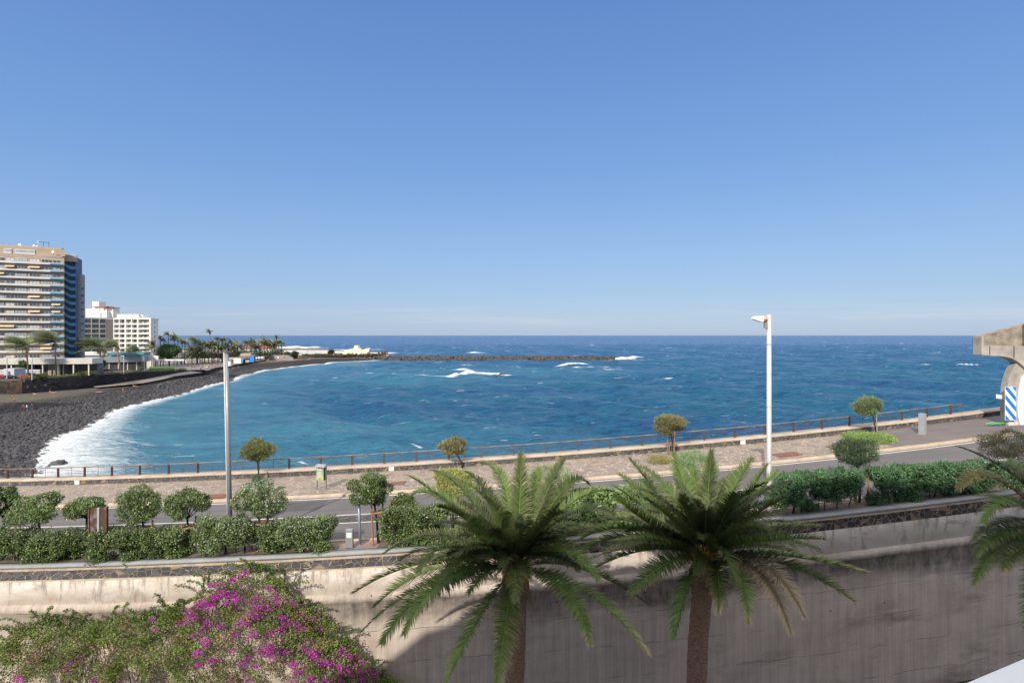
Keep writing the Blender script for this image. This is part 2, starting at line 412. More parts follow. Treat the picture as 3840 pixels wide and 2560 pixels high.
# ---- sea
def make_sea():
    rows = np.concatenate([np.geomspace(50, 1400, 620), np.geomspace(1430, 90000, 120)]); cols = np.linspace(-1.25, 1.25, 760)
    Yg, U = np.meshgrid(rows, cols, indexing='ij'); Xg = Yg*U; n, k = Xg.shape
    P = np.stack([Xg.ravel(), Yg.ravel()], 1)
    sd, side = polydist(P, SHW); sd = np.where((side > 0) & (P[:, 1] < 560), -sd, np.where(P[:, 1] >= 560, np.maximum(sd, 60), sd))
    rng = np.random.default_rng(3); Z = np.zeros(len(P)); dist = P[:, 1]
    sp = np.maximum(dist*.0055, 1e-3)
    for i in range(46):
        lam = 2.2*1.075**i*rng.uniform(.9, 1.1); ang = rng.normal(-.55, .55); A = .011*lam**.92*rng.uniform(.5, 1.2)
        kk = 2*math.pi/lam; dx, dy = math.sin(ang), -math.cos(ang)
        ph = kk*(P[:, 0]*dx+P[:, 1]*dy)+rng.uniform(0, 6)+.6*np.sin(P[:, 0]*.021*rng.uniform(.5, 1.5)+P[:, 1]*.013)
        att = np.clip(lam/(sp*3)-1, 0, 1)
        s = np.sin(ph); Z += A*att*(s+.28*np.cos(2*ph))
    calm = np.clip(.10+sd/75, .06, 1); Z *= calm*.95
    # foam amount
    wv = np.interp(P[:, 1], [90, 130, 175, 220, 300, 400, 540], [50, 42, 25, 18, 16, 18, 22])
    foam = np.clip(1-sd/wv, 0, 1)
    def streak(px0, py0, px1, py1, wy, amp, px2=None):
        a = G(px0, py0, 0); b = G(px1, py1, 0); d = b[:2]-a[:2]; t = np.clip(((P-a[:2])@d)/(d@d), 0, 1); r = P-a[:2]-t[:, None]*d
        return amp*np.clip(1-np.hypot(r[:, 0]/3, r[:, 1])/wy, 0, 1)
    S = [(1400,1403,1700,1407,6,.8),(1690,1408,1760,1399,4.5,1.),(1760,1400,1910,1411,5,1.),(1716,1390,1736,1389,7,1.05),(1738,1370,1755,1370,4,.9),
         (1620,1416,1680,1416,3,.6),(2110,1373,2185,1370,5,1.05),(2160,1378,2330,1380,5,.85),(2250,1385,2320,1387,4,.8),(1990,1377,2110,1376,6,.6),(2315,1348,2380,1343,9,1.3),(2380,1349,2440,1356,6,.8),
         (1620,1349,2320,1352,5,.62),(2130,1350,2320,1353,5,.75),(1080,1306,1130,1303,26,1.3),(1050,1311,1300,1316,28,1.05),(1300,1319,1440,1326,20,.9),(1440,1377,1480,1377,4,.7),
         (560,1700,700,1690,3.5,.62),(430,1640,560,1660,5,.7),(1000,1421,1060,1418,6,.5),(340,1780,620,1776,6,.66),(1260,1800,1290,1800,2,.5),(1398,1311,1420,1311,9,.9),(1775,1323,1790,1324,9,1.1),(1540,1362,1560,1363,2,.6),
         (2905,1471,2960,1476,2.2,.95),(3020,1480,3075,1484,2,1.),(2900,1490,2925,1491,1.8,.8),(3150,1293,3190,1294,8,1.),(3370,1287,3400,1288,8,1.),(3610,1375,3670,1377,4,1.),(3470,1371,3490,1372,4,.9),(1128,1716,1146,1722,1.,.9),(1540,1669,1580,1680,1,.8)]
    extra = np.zeros(len(P))
    for s in S: extra = np.maximum(extra, streak(*s))
    hump = np.clip(extra-.5, 0, 1); Z += hump*np.where(dist > 330, 2.6, .3)
    Z = np.where(dist > 3000, Z*.4, Z)
    turb = np.clip(1-sd/(wv*3.2), 0, 1)
    for (px, py, rx, ry, a) in [(700,1500,20,45,.8),(1480,1408,60,60,.6),(1900,1395,70,45,.45),(2150,1390,60,35,.4),(480,1680,16,25,.7),(2600,1360,60,40,.12)]:
        c = G(px, py, 0); turb = np.maximum(turb, a*np.exp(-((P[:, 0]-c[0])/rx)**2-((P[:, 1]-c[1])/ry)**2))
    # keep the water under the land flat
    Z = np.where(sd < -3, -.6, Z)
    idx = np.arange(n*k).reshape(n, k); Fa = np.stack([idx[:-1, :-1], idx[:-1, 1:], idx[1:, 1:], idx[1:, :-1]], -1).reshape(-1, 4)
    V = np.stack([P[:, 0], P[:, 1], Z], 1)
    m, N, L, b = nodes('sea water'); q = NB(N, L)
    g = N.new('ShaderNodeNewGeometry').outputs['Position']
    at = lambda a: q.n('Attribute', attribute_name=a).outputs['Fac']
    af, ae, tu = at('foam'), at('streak'), at('turb')
    sepn = N.new('ShaderNodeSeparateXYZ'); L.new(g, sepn.inputs[0])
    # colour
    n1 = q.noise(q.mapping(g, (.035, .09, .0)), 1., 6, .62, .6)
    n2 = q.noise(q.mapping(g, (.006, .02, 0)), 1., 5, .55)
    n3 = q.noise(q.mapping(g, (.22, .75, 0), (0, 0, 0)), 1., 8, .68, .5)
    deep = q.ramp(n1, [(.3, (.004, .066, .145)), (.7, (.007, .102, .190))])
    deep = q.mix(q.ramp(n2, [(.42, G3(0)), (.62, G3(1))]), deep, (.003, .058, .17))
    farf = q.n('MapRange', i_0=sepn.outputs[1], i_1=300., i_2=1400.).outputs[0]
    deep = q.mix(farf, deep, q.mix(n2, (.006, .055, .20), (.004, .045, .165)))
    deep = q.mix(q.ramp(n3, [(.46, G3(0)), (.62, G3(.55))]), deep, (.02, .15, .24)); deep = q.mix(q.ramp(n3, [(.34, G3(.6)), (.48, G3(0))]), deep, (.001, .03, .065))
    turq = q.mix(n1, (.035, .19, .29), (.12, .34, .43))
    tf = q.math('MULTIPLY', q.math('MULTIPLY', tu, .8), q.ramp(n1, [(.25, G3(.35)), (.65, G3(1))]), True)
    col = q.mix(tf, deep, turq)
    # foam
    f1 = q.noise(q.mapping(g, (.22, .5, 0)), 1., 9, .68, 1.2)
    f2 = q.noise(q.mapping(g, (1.3, 2.2, 0)), 1., 6, .65, .5)
    fn = q.math('ADD', q.math('MULTIPLY', f1, .75), q.math('MULTIPLY', f2, .35))
    fl = q.noise(q.mapping(g, (.55, 1.3, 0)), 1., 10, .72, 2.2); shore = q.math('SUBTRACT', q.math('ADD', q.math('MULTIPLY', af, .78), q.math('ADD', q.math('MULTIPLY', fn, .55), q.math('MULTIPLY', fl, .5))), 1.04)
    shore = q.math('MULTIPLY', shore, 4.5, True)
    stk = q.math('MULTIPLY', q.math('SUBTRACT', q.math('ADD', q.math('MULTIPLY', ae, .8), fn), .98), 4., True)
    wc = q.noise(q.mapping(g, (.11, .33, 0)), 1., 5, .6, .3); wcm = q.noise(q.mapping(g, (.004, .009, 0)), 1., 3)
    wv2 = q.math('MULTIPLY', q.math('SUBTRACT', q.math('ADD', wc, q.math('MULTIPLY', wcm, .2)), .765), 10., True)
    wfar = q.noise(q.mapping(g, (.035, .05, 0)), 1., 4, .6)
    wfv = q.math('MULTIPLY', q.math('MULTIPLY', q.math('SUBTRACT', wfar, .635), 12., True), farf)
    foam_ = q.math('MAXIMUM', q.math('MAXIMUM', shore, stk), q.math('MAXIMUM', q.math('MULTIPLY', wv2, .8), q.math('MULTIPLY', wfv, .7)), True)
    colf = q.mix(foam_, col, (.80, .84, .86))
    L.new(colf, b.inputs['Base Color'])
    rgh = q.n('MapRange', i_0=foam_, i_3=.22, i_4=.9).outputs[0]; L.new(rgh, b.inputs['Roughness'])
    b.inputs['Specular IOR Level'].default_value = .2
    w1 = q.noise(q.mapping(g, (.45, 1.1, 0)), 1., 9, .68, .6); w2 = q.noise(q.mapping(g, (.07, .16, 0)), 1., 6, .6, .4)
    nb = q.bump(w1, 1., 1.0); nb = q.bump(w2, .8, 4.0, nb)
    nb = q.bump(q.noise(q.mapping(g, (2.2, 4., 0)), 1., 4), .5, .12, nb)
    L.new(nb, b.inputs['Normal'])
    o = mesh_np('sea', V, Fa, m, smooth=True, attrs={'foam': foam, 'streak': extra, 'turb': turb})
    tag(o, kind='structure'); return o
make_sea()

# ---- beach
def beach_h(P):
    sd, side = polydist(P, SHW); d = np.where(side > 0, sd, -sd)
    return np.where(d < 0, np.maximum(d*.16, -4), np.where(d < 16, d*.12, 1.92+np.minimum((d-16)*.018, 1.2))), d
def make_beach():
    xs = np.arange(-420, -66, 2.); ys = np.arange(50, 556, 2.5); X, Y = np.meshgrid(xs, ys, indexing='ij'); P = np.stack([X.ravel(), Y.ravel()], 1)
    h, d = beach_h(P); h = h+np.where(d > -2, RNG.normal(0, .07, len(h)), 0)
    n, k = X.shape; idx = np.arange(n*k).reshape(n, k); Fa = np.stack([idx[:-1, :-1], idx[1:, :-1], idx[1:, 1:], idx[:-1, 1:]], -1).reshape(-1, 4)
    m, N, L, b = nodes('black sand and shingle'); q = NB(N, L); g = N.new('ShaderNodeNewGeometry').outputs['Position']
    c = q.ramp(q.noise(g, 2.2, 8, .7), [(.3, (.016, .016, .018)), (.7, (.06, .056, .056))])
    sand = q.ramp(q.noise(g, .5, 8, .65), [(.35, (.095, .083, .075)), (.7, (.15, .13, .118))])
    dl = q.n('Attribute', attribute_name='inland').outputs['Fac']
    f = q.ramp(q.math('ADD', dl, q.math('MULTIPLY', q.noise(g, .07, 5), .3)), [(.52, G3(0)), (.66, G3(1))])
    col = q.mix(f, c, sand)
    gr = q.n('Attribute', attribute_name='grass').outputs['Fac']
    col = q.mix(q.math('MULTIPLY', gr, q.ramp(q.noise(g, .6, 6), [(.4, G3(.2)), (.6, G3(1))])), col, (.11, .15, .045))
    L.new(col, b.inputs['Base Color']); b.inputs['Roughness'].default_value = .95; b.inputs['Specular IOR Level'].default_value = .15
    L.new(q.bump(q.noise(g, 3, 8, .7), .9, .25), b.inputs['Normal'])
    gc = G(110, 1490, 2.3); gp = G(230, 1478, 2.4)
    grass = np.exp(-((P[:, 0]-gc[0])/12)**2-((P[:, 1]-gc[1])/4)**2)+.2*np.exp(-((P[:, 0]-gp[0])/14)**2-((P[:, 1]-gp[1])/5)**2)
    o = mesh_np('beach', np.stack([P[:, 0], P[:, 1], h], 1), Fa, m, attrs={'inland': np.clip(d/60, 0, 1), 'grass': np.clip(grass*.8, 0, 1)}, smooth=True)
    tag(o, kind='structure')
make_beach()
M_rock = mat('basalt rock', (.030, .030, .034), .72, .35, 2.5, bump=.8, attr='tint', col2=(.085, .082, .085), spec=.35)
def scatter_beach(n, dmin, dmax, smin, smax, ylim, name, label, seed, pw=1.3, tint=None, wid=None):
    rng = np.random.default_rng(seed); seg = np.array(SHW[:14]); out = []
    P = np.stack([rng.uniform(-240, -70, n*12), rng.uniform(ylim[0], ylim[1], n*12)], 1)
    w = 1/np.maximum(P[:, 1]/90, 1)**pw; P = P[rng.random(len(P)) < w]
    h, d = beach_h(P)
    if wid is not None:
        mx = np.interp(P[:, 1], *wid); ok = (d > dmin) & (d < mx*rng.uniform(.6, 1.1, len(P)))
    else: ok = (d > dmin) & (d < dmax)
    vis = (P[:, 0]/P[:, 1] > -.97) & (P[:, 0]/P[:, 1] < -.3)
    ok &= vis; P, h, d = P[ok][:n], h[ok][:n], d[ok][:n]
    S = rng.uniform(smin, smax, len(P))**1.0*np.interp(d, [-5, 8, 40], [1.15, 1., .7])*np.interp(P[:, 1], [80, 200, 400], [1, 1.15, 1.6])
    o = rocks(name, np.stack([P[:, 0], P[:, 1], h+S*.15], 1), S, M_rock, rng, .7, 0, tint=tint)
    tag(o, label, 'boulders', kind='stuff'); return o
scatter_beach(72000, -5, 40, .11, .31, (60, 430), 'shore_boulders', 'black lava boulders and cobbles covering the shore down to the surf', 5, 1.5, wid=([60, 120, 170, 200, 230, 300, 430], [75, 60, 34, 22, 16, 10, 7]))
scatter_beach(3600, -7, 30, .32, .62, (60, 300), 'large_boulders', 'larger black boulders lying among the cobbles near the waterline', 6, 1.2, wid=([60, 120, 180, 300], [45, 26, 18, 10]))

# ---- terrace behind the black sea wall
M_asph = mat('asphalt', (.055, .055, .06), .9, .2, 1.2, bump=.3, bscale=40)
M_plaza = mat('plaza paving', (.20, .185, .175), .85, .2, .2, bump=.1)
def tz(Y): return float(np.interp(Y, [204, 237, 266, 296, 320, 345, 420, 640], [7.5, 7.1, 6.3, 4.9, 3.95, 3.4, 3.3, 3.3]))
def YT(py):                           # depth at which image row py meets the far terrace
    Y = 240.
    for _ in range(60): Y = .5*Y+.5*(CAMZ-tz(Y))*F/(py-HZ)
    return Y
EDGE = [(-330,165),(-262,184),(-180,204),(-173,237),(-176,266),(-181,296),(-184,318),(-178,322),(-168,304),(-176,322),(-187,350),(-199,416),(-208,470),(-212,514),(-187,539),(-150,552),(-128,562),(-150,640),(-250,800),(-330,900),(-1400,960),(-1500,150)]
def terrace():
    from mathutils.geometry import delaunay_2d_cdt
    pts = [Vector(p) for p in EDGE]; n = len(pts)
    for X in np.arange(-700, -130, 14.):
        for Y in np.arange(190, 620, 9.): pts.append(Vector((X, Y)))
    v, e, f, *_ = delaunay_2d_cdt(pts, [], [list(range(n))], 1, 1e-4)
    me = bpy.data.meshes.new('terrace'); me.from_pydata([(p.x, p.y, tz(p.y)) for p in v], [], [list(q) for q in f]); me.materials.append(M_plaza); me.update()
    if me.polygons[0].normal.z < 0: me.flip_normals()
    o = bpy.data.objects.new('terrace', me); C.objects.link(o); tag(o, kind='structure')
terrace()
def wall_run(name, pts, m, label, cat, th=1., hcap=.5, capm=None):
    r = thing(name, label, cat, (pts[0][0], pts[0][1], pts[0][2]))
    o = np.array(pts[0][:3], float); V = []; UV = []; acc = 0
    for i, (x, y, z0, z1) in enumerate(pts):
        if i: acc += math.hypot(x-pts[i-1][0], y-pts[i-1][1])
        a = pts[max(i-1, 0)]; b = pts[min(i+1, len(pts)-1)]; d = np.array([b[0]-a[0], b[1]-a[1]]); d = d/np.linalg.norm(d); nn = np.array([-d[1], d[0]])
        for (s, z, vv) in ((0, z0, z0), (0, z1, z1), (th, z1, z1+th), (th, z0, z1+th+z1-z0)):
            V.append(np.array([x+nn[0]*s, y+nn[1]*s, z])-o); UV.append((acc, vv))
    n = len(pts); Fa = []
    for i in range(n-1):
        for j in range(3): Fa.append((i*4+j, (i+1)*4+j, (i+1)*4+j+1, i*4+j+1))
    Fa += [(0, 1, 2, 3), (n*4-1, n*4-2, n*4-3, n*4-4)]
    mesh_np('wall', V, Fa, m, r, uv=UV)
    if capm:
        mb = MB()
        for i in range(n-1):
            p, q = pts[i], pts[i+1]; mb.bar(np.array([p[0], p[1], p[3]+.1])-o, np.array([q[0], q[1], q[3]+.1])-o, .3)
        mb.build('coping', capm, r)
    return r
M_blackwall = stone_mat('black basalt masonry', [(0, (.008, .009, .013)), (.35, (.012, .013, .018)), (.7, (.02, .02, .026)), (.965, (.09, .085, .08))], (.02, .02, .024), 1.1, .04, (1, 1.4, 1), .5)
wall_run('sea_wall', [(-180,204,1.5,7.65),(-173,237,1.5,7.25),(-176,266,1.8,6.45),(-181,296,2.,5.05),(-184,318,2.2,4.1),(-178.5,322,2.4,4.)], M_blackwall, 'long high black basalt wall holding up the car park above the beach', 'wall', 1.0)
M_sandwall = mat('weathered concrete wall', (.13, .10, .08), .9, .4, .6, bump=.4, col2=(.30, .24, .2))
r = wall_run('beach_side_wall', [(-262,184,1.5,7.4),(-180.2,204,1.5,7.4)], stone_mat('brown rubble wall', [(0, (.06, .05, .045)), (.4, (.11, .08, .06)), (.8, (.17, .09, .05))], (.13, .11, .1), .9, .05), 'brown rubble and concrete wall at the left end of the beach', 'wall')
MB(( .972, .235), (0, 0, 0)).box(62, 70, -.25, -.02, -5.8, -1.6).build('shutter_panel', mat('dull roller shutter', (.22, .2, .18), .7, .15, 2), r)
MB(( .972, .235), (0, 0, 0)).box(82.6, 83.6, -.4, .3, -5.8, .3).build('pillar', mat('concrete pillar', (.34, .31, .28), .85, .2, 2), r)
# ramp and its boulder edge
rp = [(-174,230,2.35,-169,226,2.3),(-174.5,248,2.45,-163,245,2.45),(-178,270,2.6,-167,266,2.5),(-182,296,2.9,-171,281,2.75),(-182,314,3.3,-168.6,303,3.3)]
V = []
for a in rp: V += [(a[0], a[1], a[2]+.5), (a[3], a[4], a[5]+.5)]
tag(mesh_np('ramp', np.array(V), [(2*i, 2*i+1, 2*i+3, 2*i+2) for i in range(len(rp)-1)], mat('ramp concrete', (.24, .21, .19), .9, .2, .4)), kind='structure')
wall_run('plaza_edge_wall', [(-162.6,244.9,.3,2.96),(-166.6,265.9,.3,3.05),(-170.6,280.9,.3,3.3),(-168,303.8,.3,3.85),(-175.6,322,.3,3.85),(-186.6,350,.3,3.6),(-198.6,416,.3,3.4)], M_blackwall, 'low dark wall curving round the seaward edge of the plaza', 'wall', .6)
# boulders piled at the plaza edge, breakwater
def pile(name, label, line, n, smin, smax, wid, seed, zt, tint=(1, 1, 1), sub=1, zb=-.6):
    rng = np.random.default_rng(seed); L = np.array(line, float); seg = np.linalg.norm(np.diff(L, axis=0), axis=1); cs = np.r_[0, np.cumsum(seg)]
    s = rng.uniform(0, cs[-1], n); p = np.stack([np.interp(s, cs, L[:, i]) for i in range(2)], 1); w = rng.uniform(-1, 1, n)
    d = unit(np.stack([np.interp(s+1, cs, L[:, i]) for i in range(2)], 1)-np.stack([np.interp(s-1, cs, L[:, i]) for i in range(2)], 1)); nn = np.stack([-d[:, 1], d[:, 0]], 1)
    z = (1-np.abs(w)**1.3)*(zt-zb)+zb; P = np.c_[p+nn*(w*wid)[:, None], z*rng.uniform(.82, 1.0, n)]
    o = rocks(name, P, rng.uniform(smin, smax, n), M_rock, rng, .85, sub, .3, tint=np.tile(np.array(tint), (n, 1)))
    tag(o, label, 'boulders', kind='stuff')
pile('revetment_boulders', 'big black boulders piled below the plaza edge wall', [(-155,242),(-160,262),(-164,283),(-163,300),(-171,325),(-181,352),(-190,385)], 1700, .35, .85, 5.5, 11, 2.1)
pile('breakwater_boulders', 'dark boulder breakwater running straight across the bay mouth', [(-128,541),(-40,541),(40,539),(98,537)], 1700, 1.0, 1.9, 9.5, 12, 3.0, (1.05, .95, .9))
pile('mole_boulders', 'dark boulders banked along the root of the breakwater', [(-168,522),(-150,534),(-126,541)], 260, .7, 1.3, 6, 13, 2.6, (1.2, 1.1, 1.05))
for (px, py, s, lb) in [(220,1742,1.15,'dark rock awash in white foam just beyond the railing at the left'),(1888,1409,2.6,'lone black rock standing out of the water in the middle of the bay'),(1862,1411,1.2,'small black rock just left of the lone rock in the bay'),(1600,1387,.8,'tiny dark rock in calm water inside the breakwater'),(2310,1354,2.6,'brown boulder at the very tip of the breakwater')]:
    p = G(px, py, 0); o = rocks('sea_rock', np.array([[0, 0, .1]]), np.array([s]), M_rock, np.random.default_rng(int(px)), .6, 2, .22); o.location = p
    tag(o, lb, 'rock')

# ================================================================== STREET
M_flag = stone_mat('crazy paving', [(0, (.25, .208, .178)), (.3, (.29, .242, .205)), (.6, (.27, .225, .195)), (.85, (.32, .265, .22))], (.50, .425, .345), 1.35, .04, (1, 1, 1), .25, .85)
M_bas = stone_mat('basalt and mortar', [(0, (.085, .087, .097)), (.3, (.115, .115, .125)), (.6, (.075, .077, .086)), (.95, (.30, .24, .18)), (.988, (.36, .2, .1))], (.36, .29, .22), 2.6, .05, (.8, 1.25, 1), 1., .85)
M_basr = stone_mat('rubble basalt and mortar', [(0, (.045, .042, .05)), (.3, (.08, .072, .08)), (.6, (.055, .048, .056)), (.85, (.26, .17, .11))], (.30, .235, .18), 2.4, .06, (1, 1.2, 1), 1., .9, .5)
M_cob = stone_mat('grey setts', [(0, (.10, .095, .095)), (.5, (.15, .145, .14)), (.8, (.19, .18, .17))], (.065, .062, .06), 2.6, .08, (1, 1.6, 1), .5)
M_kerb = mat('sandstone kerb', (.36, .285, .215), .9, .2, 1.4, bump=.4, bscale=10, col2=(.50, .41, .32))
M_walltop = mat('weathered wall top', (.33, .27, .21), .9, .2, .8, bump=.4, bscale=6, col2=(.47, .41, .34))
M_road = mat('road asphalt', (.115, .108, .112), .9, .1, .5, bump=.5, bscale=45, col2=(.155, .146, .148), stretch=(.25, 1, 1))
M_paint = mat('road paint', (.62, .60, .57), .8, .2, 3, col2=(.75, .74, .72))
M_soil = mat('planter soil', (.16, .12, .09), 1, .4, 3, bump=.5)
tag(sweep('street', [(34.4, 0), (36, 0), (39, 0), (42, 0), (44.6, 0)], -110, 90, M_road), kind='structure')
tag(sweep('centre_strip', [(37.95, .004), (39.5, .004)], -110, 12, M_cob), kind='structure')
for nm, o0, o1, x1 in (('edge_line', 44.02, 44.17, 90), ('strip_line_far', 39.55, 39.68, 14), ('strip_line_near', 37.78, 37.9, 14), ('lane_line', 38.6, 38.72, 90)):
    tag(sweep('road_marking', [(o0, .008), (o1, .008)], -110 if nm != 'lane_line' else 14, x1, M_paint), kind='structure')
tag(sweep('kerb', [(44.5, -.05), (44.5, .15), (45.25, .17), (45.25, .0)], -110, 90, M_kerb), kind='structure')
tag(sweep('promenade', [(45.25, .168), (47.5, .172), (49.5, .17), (51.7, .17)], -110, 33.5, M_flag), kind='structure')
tag(sweep('promenade_asphalt', [(45.25, .168), (47.5, .172), (51.7, .17)], 33.5, 90, mat('pavement asphalt', (.16, .14, .135), .9, .15, .6, bump=.5, bscale=45, stretch=(.5, 1, 1))), kind='structure')
tag(sweep('near_kerb', [(34.45, -.05), (34.45, .1), (34.15, .1), (34.15, .06)], -110, 90, M_kerb), kind='structure')
tag(sweep('near_pavement', [(32.6, .05), (34.16, .062)], -110, 90, mat('red pavement', (.27, .2, .18), .9, .2, 1.5)), kind='structure')
tag(sweep('planting_bed', [(32.62, .075), (33.9, .085)], -70, -11.5, M_soil, jit=.004), kind='structure')
tag(sweep('planting_bed', [(32.62, .075), (33.9, .085)], -8, 60, M_soil, jit=.004), kind='structure')
# low sea wall with seat-like top
r = thing('low_sea_wall', 'low basalt wall with a pale flat top along the seaward side of the promenade', 'wall', (0, 52, 12))
ofs = (0, -52, -12)
def P2(o, r, l=(0, -52, -12)): o.parent = r; o.location = l; return o
P2(sweep('stone_face', [(51.7, .1), (51.7, .2), (51.68, .62)], -110, 90, M_bas), r)
P2(sweep('top', [(51.62, .60), (51.62, .70), (52.3, .74), (53.1, .72), (53.1, .5)], -110, 90, M_walltop, jit=.008), r)
P2(sweep('sea_face', [(53.08, .6), (53.08, -.5), (53.2, -4), (53.6, -99)], -110, 90, mat('sea face concrete', (.16, .14, .12), .9, .3, .5), base=-2), r)
M_tile = mat('white enamel tile', (.72, .71, .68), .5, .05, 3)
for px in (290, 1468, 2785, 3560):
    X = XO(px, 51.7); p = R(X, 51.7); b = MB(origin=(p[0], p[1]-52, p[2]-12)).box(-.24, .24, -.06, .0, .2, .62)
    if px != 3560: b.build('marker_tile', M_tile, r)
# rusty railing
M_rust = mat('rusted steel', (.085, .048, .036), .8, .35, 3, col2=(.15, .09, .068), bump=.3)
M_rustr = mat('rusted pipe', (.14, .085, .065), .7, .3, 1.2, col2=(.27, .22, .20))
rail = thing('promenade_railing', 'rust brown steel railing with paired flat posts and thin wires above the sea', 'railing', (0, 52, 12))
def railpath(h, x0, x1, off=52.55, step=2.): return [R(x, off, h)-np.array([0, 52, 12]) for x in np.arange(x0, x1+.1, step)]
XR0, XR1 = -72, 49
MB().tube(railpath(1.68, XR0, XR1), .052, 8).build('top_rail', M_rustr, rail, smooth=True)
for h in (.95, 1.12, 1.29, 1.46): MB().tube(railpath(h, XR0, XR1), .011, 4).build('wire', M_rust, rail)
x = XO(1927, 52.55); posts = []
sp = 3.08
k0 = int((XR0-x)/sp); 
for k in range(k0, 60):
    X = x+k*sp
    if X > XR1: break
    p = R(X, 52.55)-np.array([0, 52, 12])
    mb = MB(origin=p); mb.box(-.075, -.035, -.07, .07, .72, 1.66); mb.box(.035, .075, -.07, .07, .72, 1.66); mb.box(-.12, .12, -.1, .1, .725, .75); mb.build('post', M_rust, rail)
    p = R(X+sp/2, 52.55)-np.array([0, 52, 12]); MB(origin=p).box(-.012, .012, -.012, .012, .72, 1.66).build('baluster', M_rust, rail)

# near retaining wall above the garden
def gfield(k, uv):  # stain field
    return k.noise(k.mapping(uv, (.11, .35, 1)), 1., 8, .62, .3)
m, N, L, b = nodes('stained retaining concrete'); k = NB(N, L); uv = N.new('ShaderNodeTexCoord').outputs['UV']
sx = N.new('ShaderNodeSeparateXYZ'); L.new(uv, sx.inputs[0])
base = k.ramp(k.noise(k.mapping(uv, (.35, .7, 1)), 1., 7, .65), [(.3, (.39, .33, .28)), (.7, (.57, .49, .42))])
stre = k.ramp(k.noise(k.mapping(uv, (2.4, .16, 1)), 1., 9, .7), [(.35, G3(.70)), (.65, G3(1.1))]); base = k.mix(1., base, stre, 'MULTIPLY')
board = k.ramp(k.noise(k.mapping(uv, (9., .03, 1)), 1., 3), [(.4, G3(.92)), (.6, G3(1.04))]); base = k.mix(1., base, board, 'MULTIPLY')
right = k.n('MapRange', i_0=sx.outputs[0], i_1=-16., i_2=8.).outputs[0]
base = k.mix(k.math('MULTIPLY', right, .35), base, (.47, .42, .385))
# black mould: a ragged band below the ledge plus arches lower down
band = k.n('MapRange', i_0=sx.outputs[1], i_1=.35, i_2=3.1).outputs[0]
band = k.ramp(band, [(0, G3(.35)), (.18, G3(.95)), (.45, G3(.75)), (.75, G3(.25)), (1, G3(0))])
mold = k.math('MULTIPLY', k.math('SUBTRACT', k.math('ADD', gfield(k, uv), k.math('MULTIPLY', k.math('MULTIPLY', band, .42), k.math('ADD', k.math('MULTIPLY', right, .75), .25))), (.57)), 4.2, True)
spk = k.ramp(k.noise(k.mapping(uv, (1, .45, 1)), 1.6, 9, .72), [(.34, G3(.2)), (.62, G3(1))]); mold = k.math('MULTIPLY', mold, spk)
base = k.mix(k.math('MULTIPLY', mold, .78), base, (.035, .03, .03))
low = k.math('MULTIPLY', k.math('SUBTRACT', k.noise(k.mapping(uv, (.09, .28, 1), (4, 7, 0)), 1., 7, .65), .54), 6., True)
base = k.mix(k.math('MULTIPLY', k.math('MULTIPLY', low, .7), right), base, (.05, .04, .04))
# thin construction joints and cracks
wv = k.math('ADD', sx.outputs[1], k.math('MULTIPLY', k.noise(k.mapping(uv, (.5, .1, 1)), 1., 6, .7), .5))
fr = k.math('ABSOLUTE', k.math('SUBTRACT', k.math('FRACT', k.math('MULTIPLY', wv, .55)), .5))
crack = k.math('MULTIPLY', k.ramp(fr, [(0, G3(1)), (.014, G3(0))]), k.ramp(k.noise(uv, .6, 4), [(.44, G3(0)), (.56, G3(.7))]))
base = k.mix(crack, base, (.05, .04, .035))
hol = N.new('ShaderNodeTexVoronoi'); hol.inputs['Scale'].default_value = .75; L.new(uv, hol.inputs['Vector'])
base = k.mix(k.ramp(hol.outputs['Distance'], [(.03, G3(.9)), (.045, G3(0))]), base, (.02, .018, .018))
L.new(base, b.inputs['Base Color']); b.inputs['Roughness'].default_value = .93; b.inputs['Specular IOR Level'].default_value = .15
L.new(k.bump(k.math('ADD', k.noise(uv, 6, 8, .7), k.math('MULTIPLY', crack, -1.5)), .5, .04), b.inputs['Normal']); M_ret = m
m, N, L, b = nodes('peeling white render'); k = NB(N, L); uv = N.new('ShaderNodeTexCoord').outputs['UV']; sx = N.new('ShaderNodeSeparateXYZ'); L.new(uv, sx.inputs[0])
right = k.n('MapRange', i_0=sx.outputs[0], i_1=-6., i_2=18.).outputs[0]
base = k.ramp(k.noise(k.mapping(uv, (.6, 1.2, 1)), 1., 8, .65), [(.3, (.56, .46, .37)), (.62, (.80, .74, .66))])
base = k.mix(k.math('MULTIPLY', right, .4), base, (.52, .48, .46))
drip = k.noise(k.mapping(uv, (1.5, .33, 1)), 1., 8, .68, .4)
topf = k.ramp(k.n('MapRange', i_0=sx.outputs[1], i_1=0., i_2=1.5).outputs[0], [(0, G3(.10)), (.5, G3(0.03)), (1, G3(.0))])
sm = k.math('MULTIPLY', k.math('SUBTRACT', k.math('ADD', drip, topf), .575), 7., True)
base = k.mix(k.math('MULTIPLY', sm, .8), base, (.17, .14, .115))
pt = k.ramp(k.noise(k.mapping(uv, (.35, .9, 1), (3, 1, 0)), 1., 9, .7), [(.60, G3(0)), (.66, G3(.65))]); base = k.mix(pt, base, (.28, .25, .22))
L.new(base, b.inputs['Base Color']); b.inputs['Roughness'].default_value = .9
L.new(k.bump(k.noise(uv, 8, 8, .7), .35, .03), b.inputs['Normal']); M_white = m
rw = thing('garden_retaining_wall', 'tall stained concrete retaining wall with a white band and basalt stone parapet below the street', 'wall', (0, 32, 12))
lw = (0, -32, -12)
P2(sweep('coping', [(32.0, .0), (31.94, .0), (31.94, .13), (32.58, .15), (32.58, .0)], -60, 60, mat('grey coping slab', (.27, .28, .28), .8, .12, 1.5, bump=.3, bscale=14), jit=.004), rw, lw)
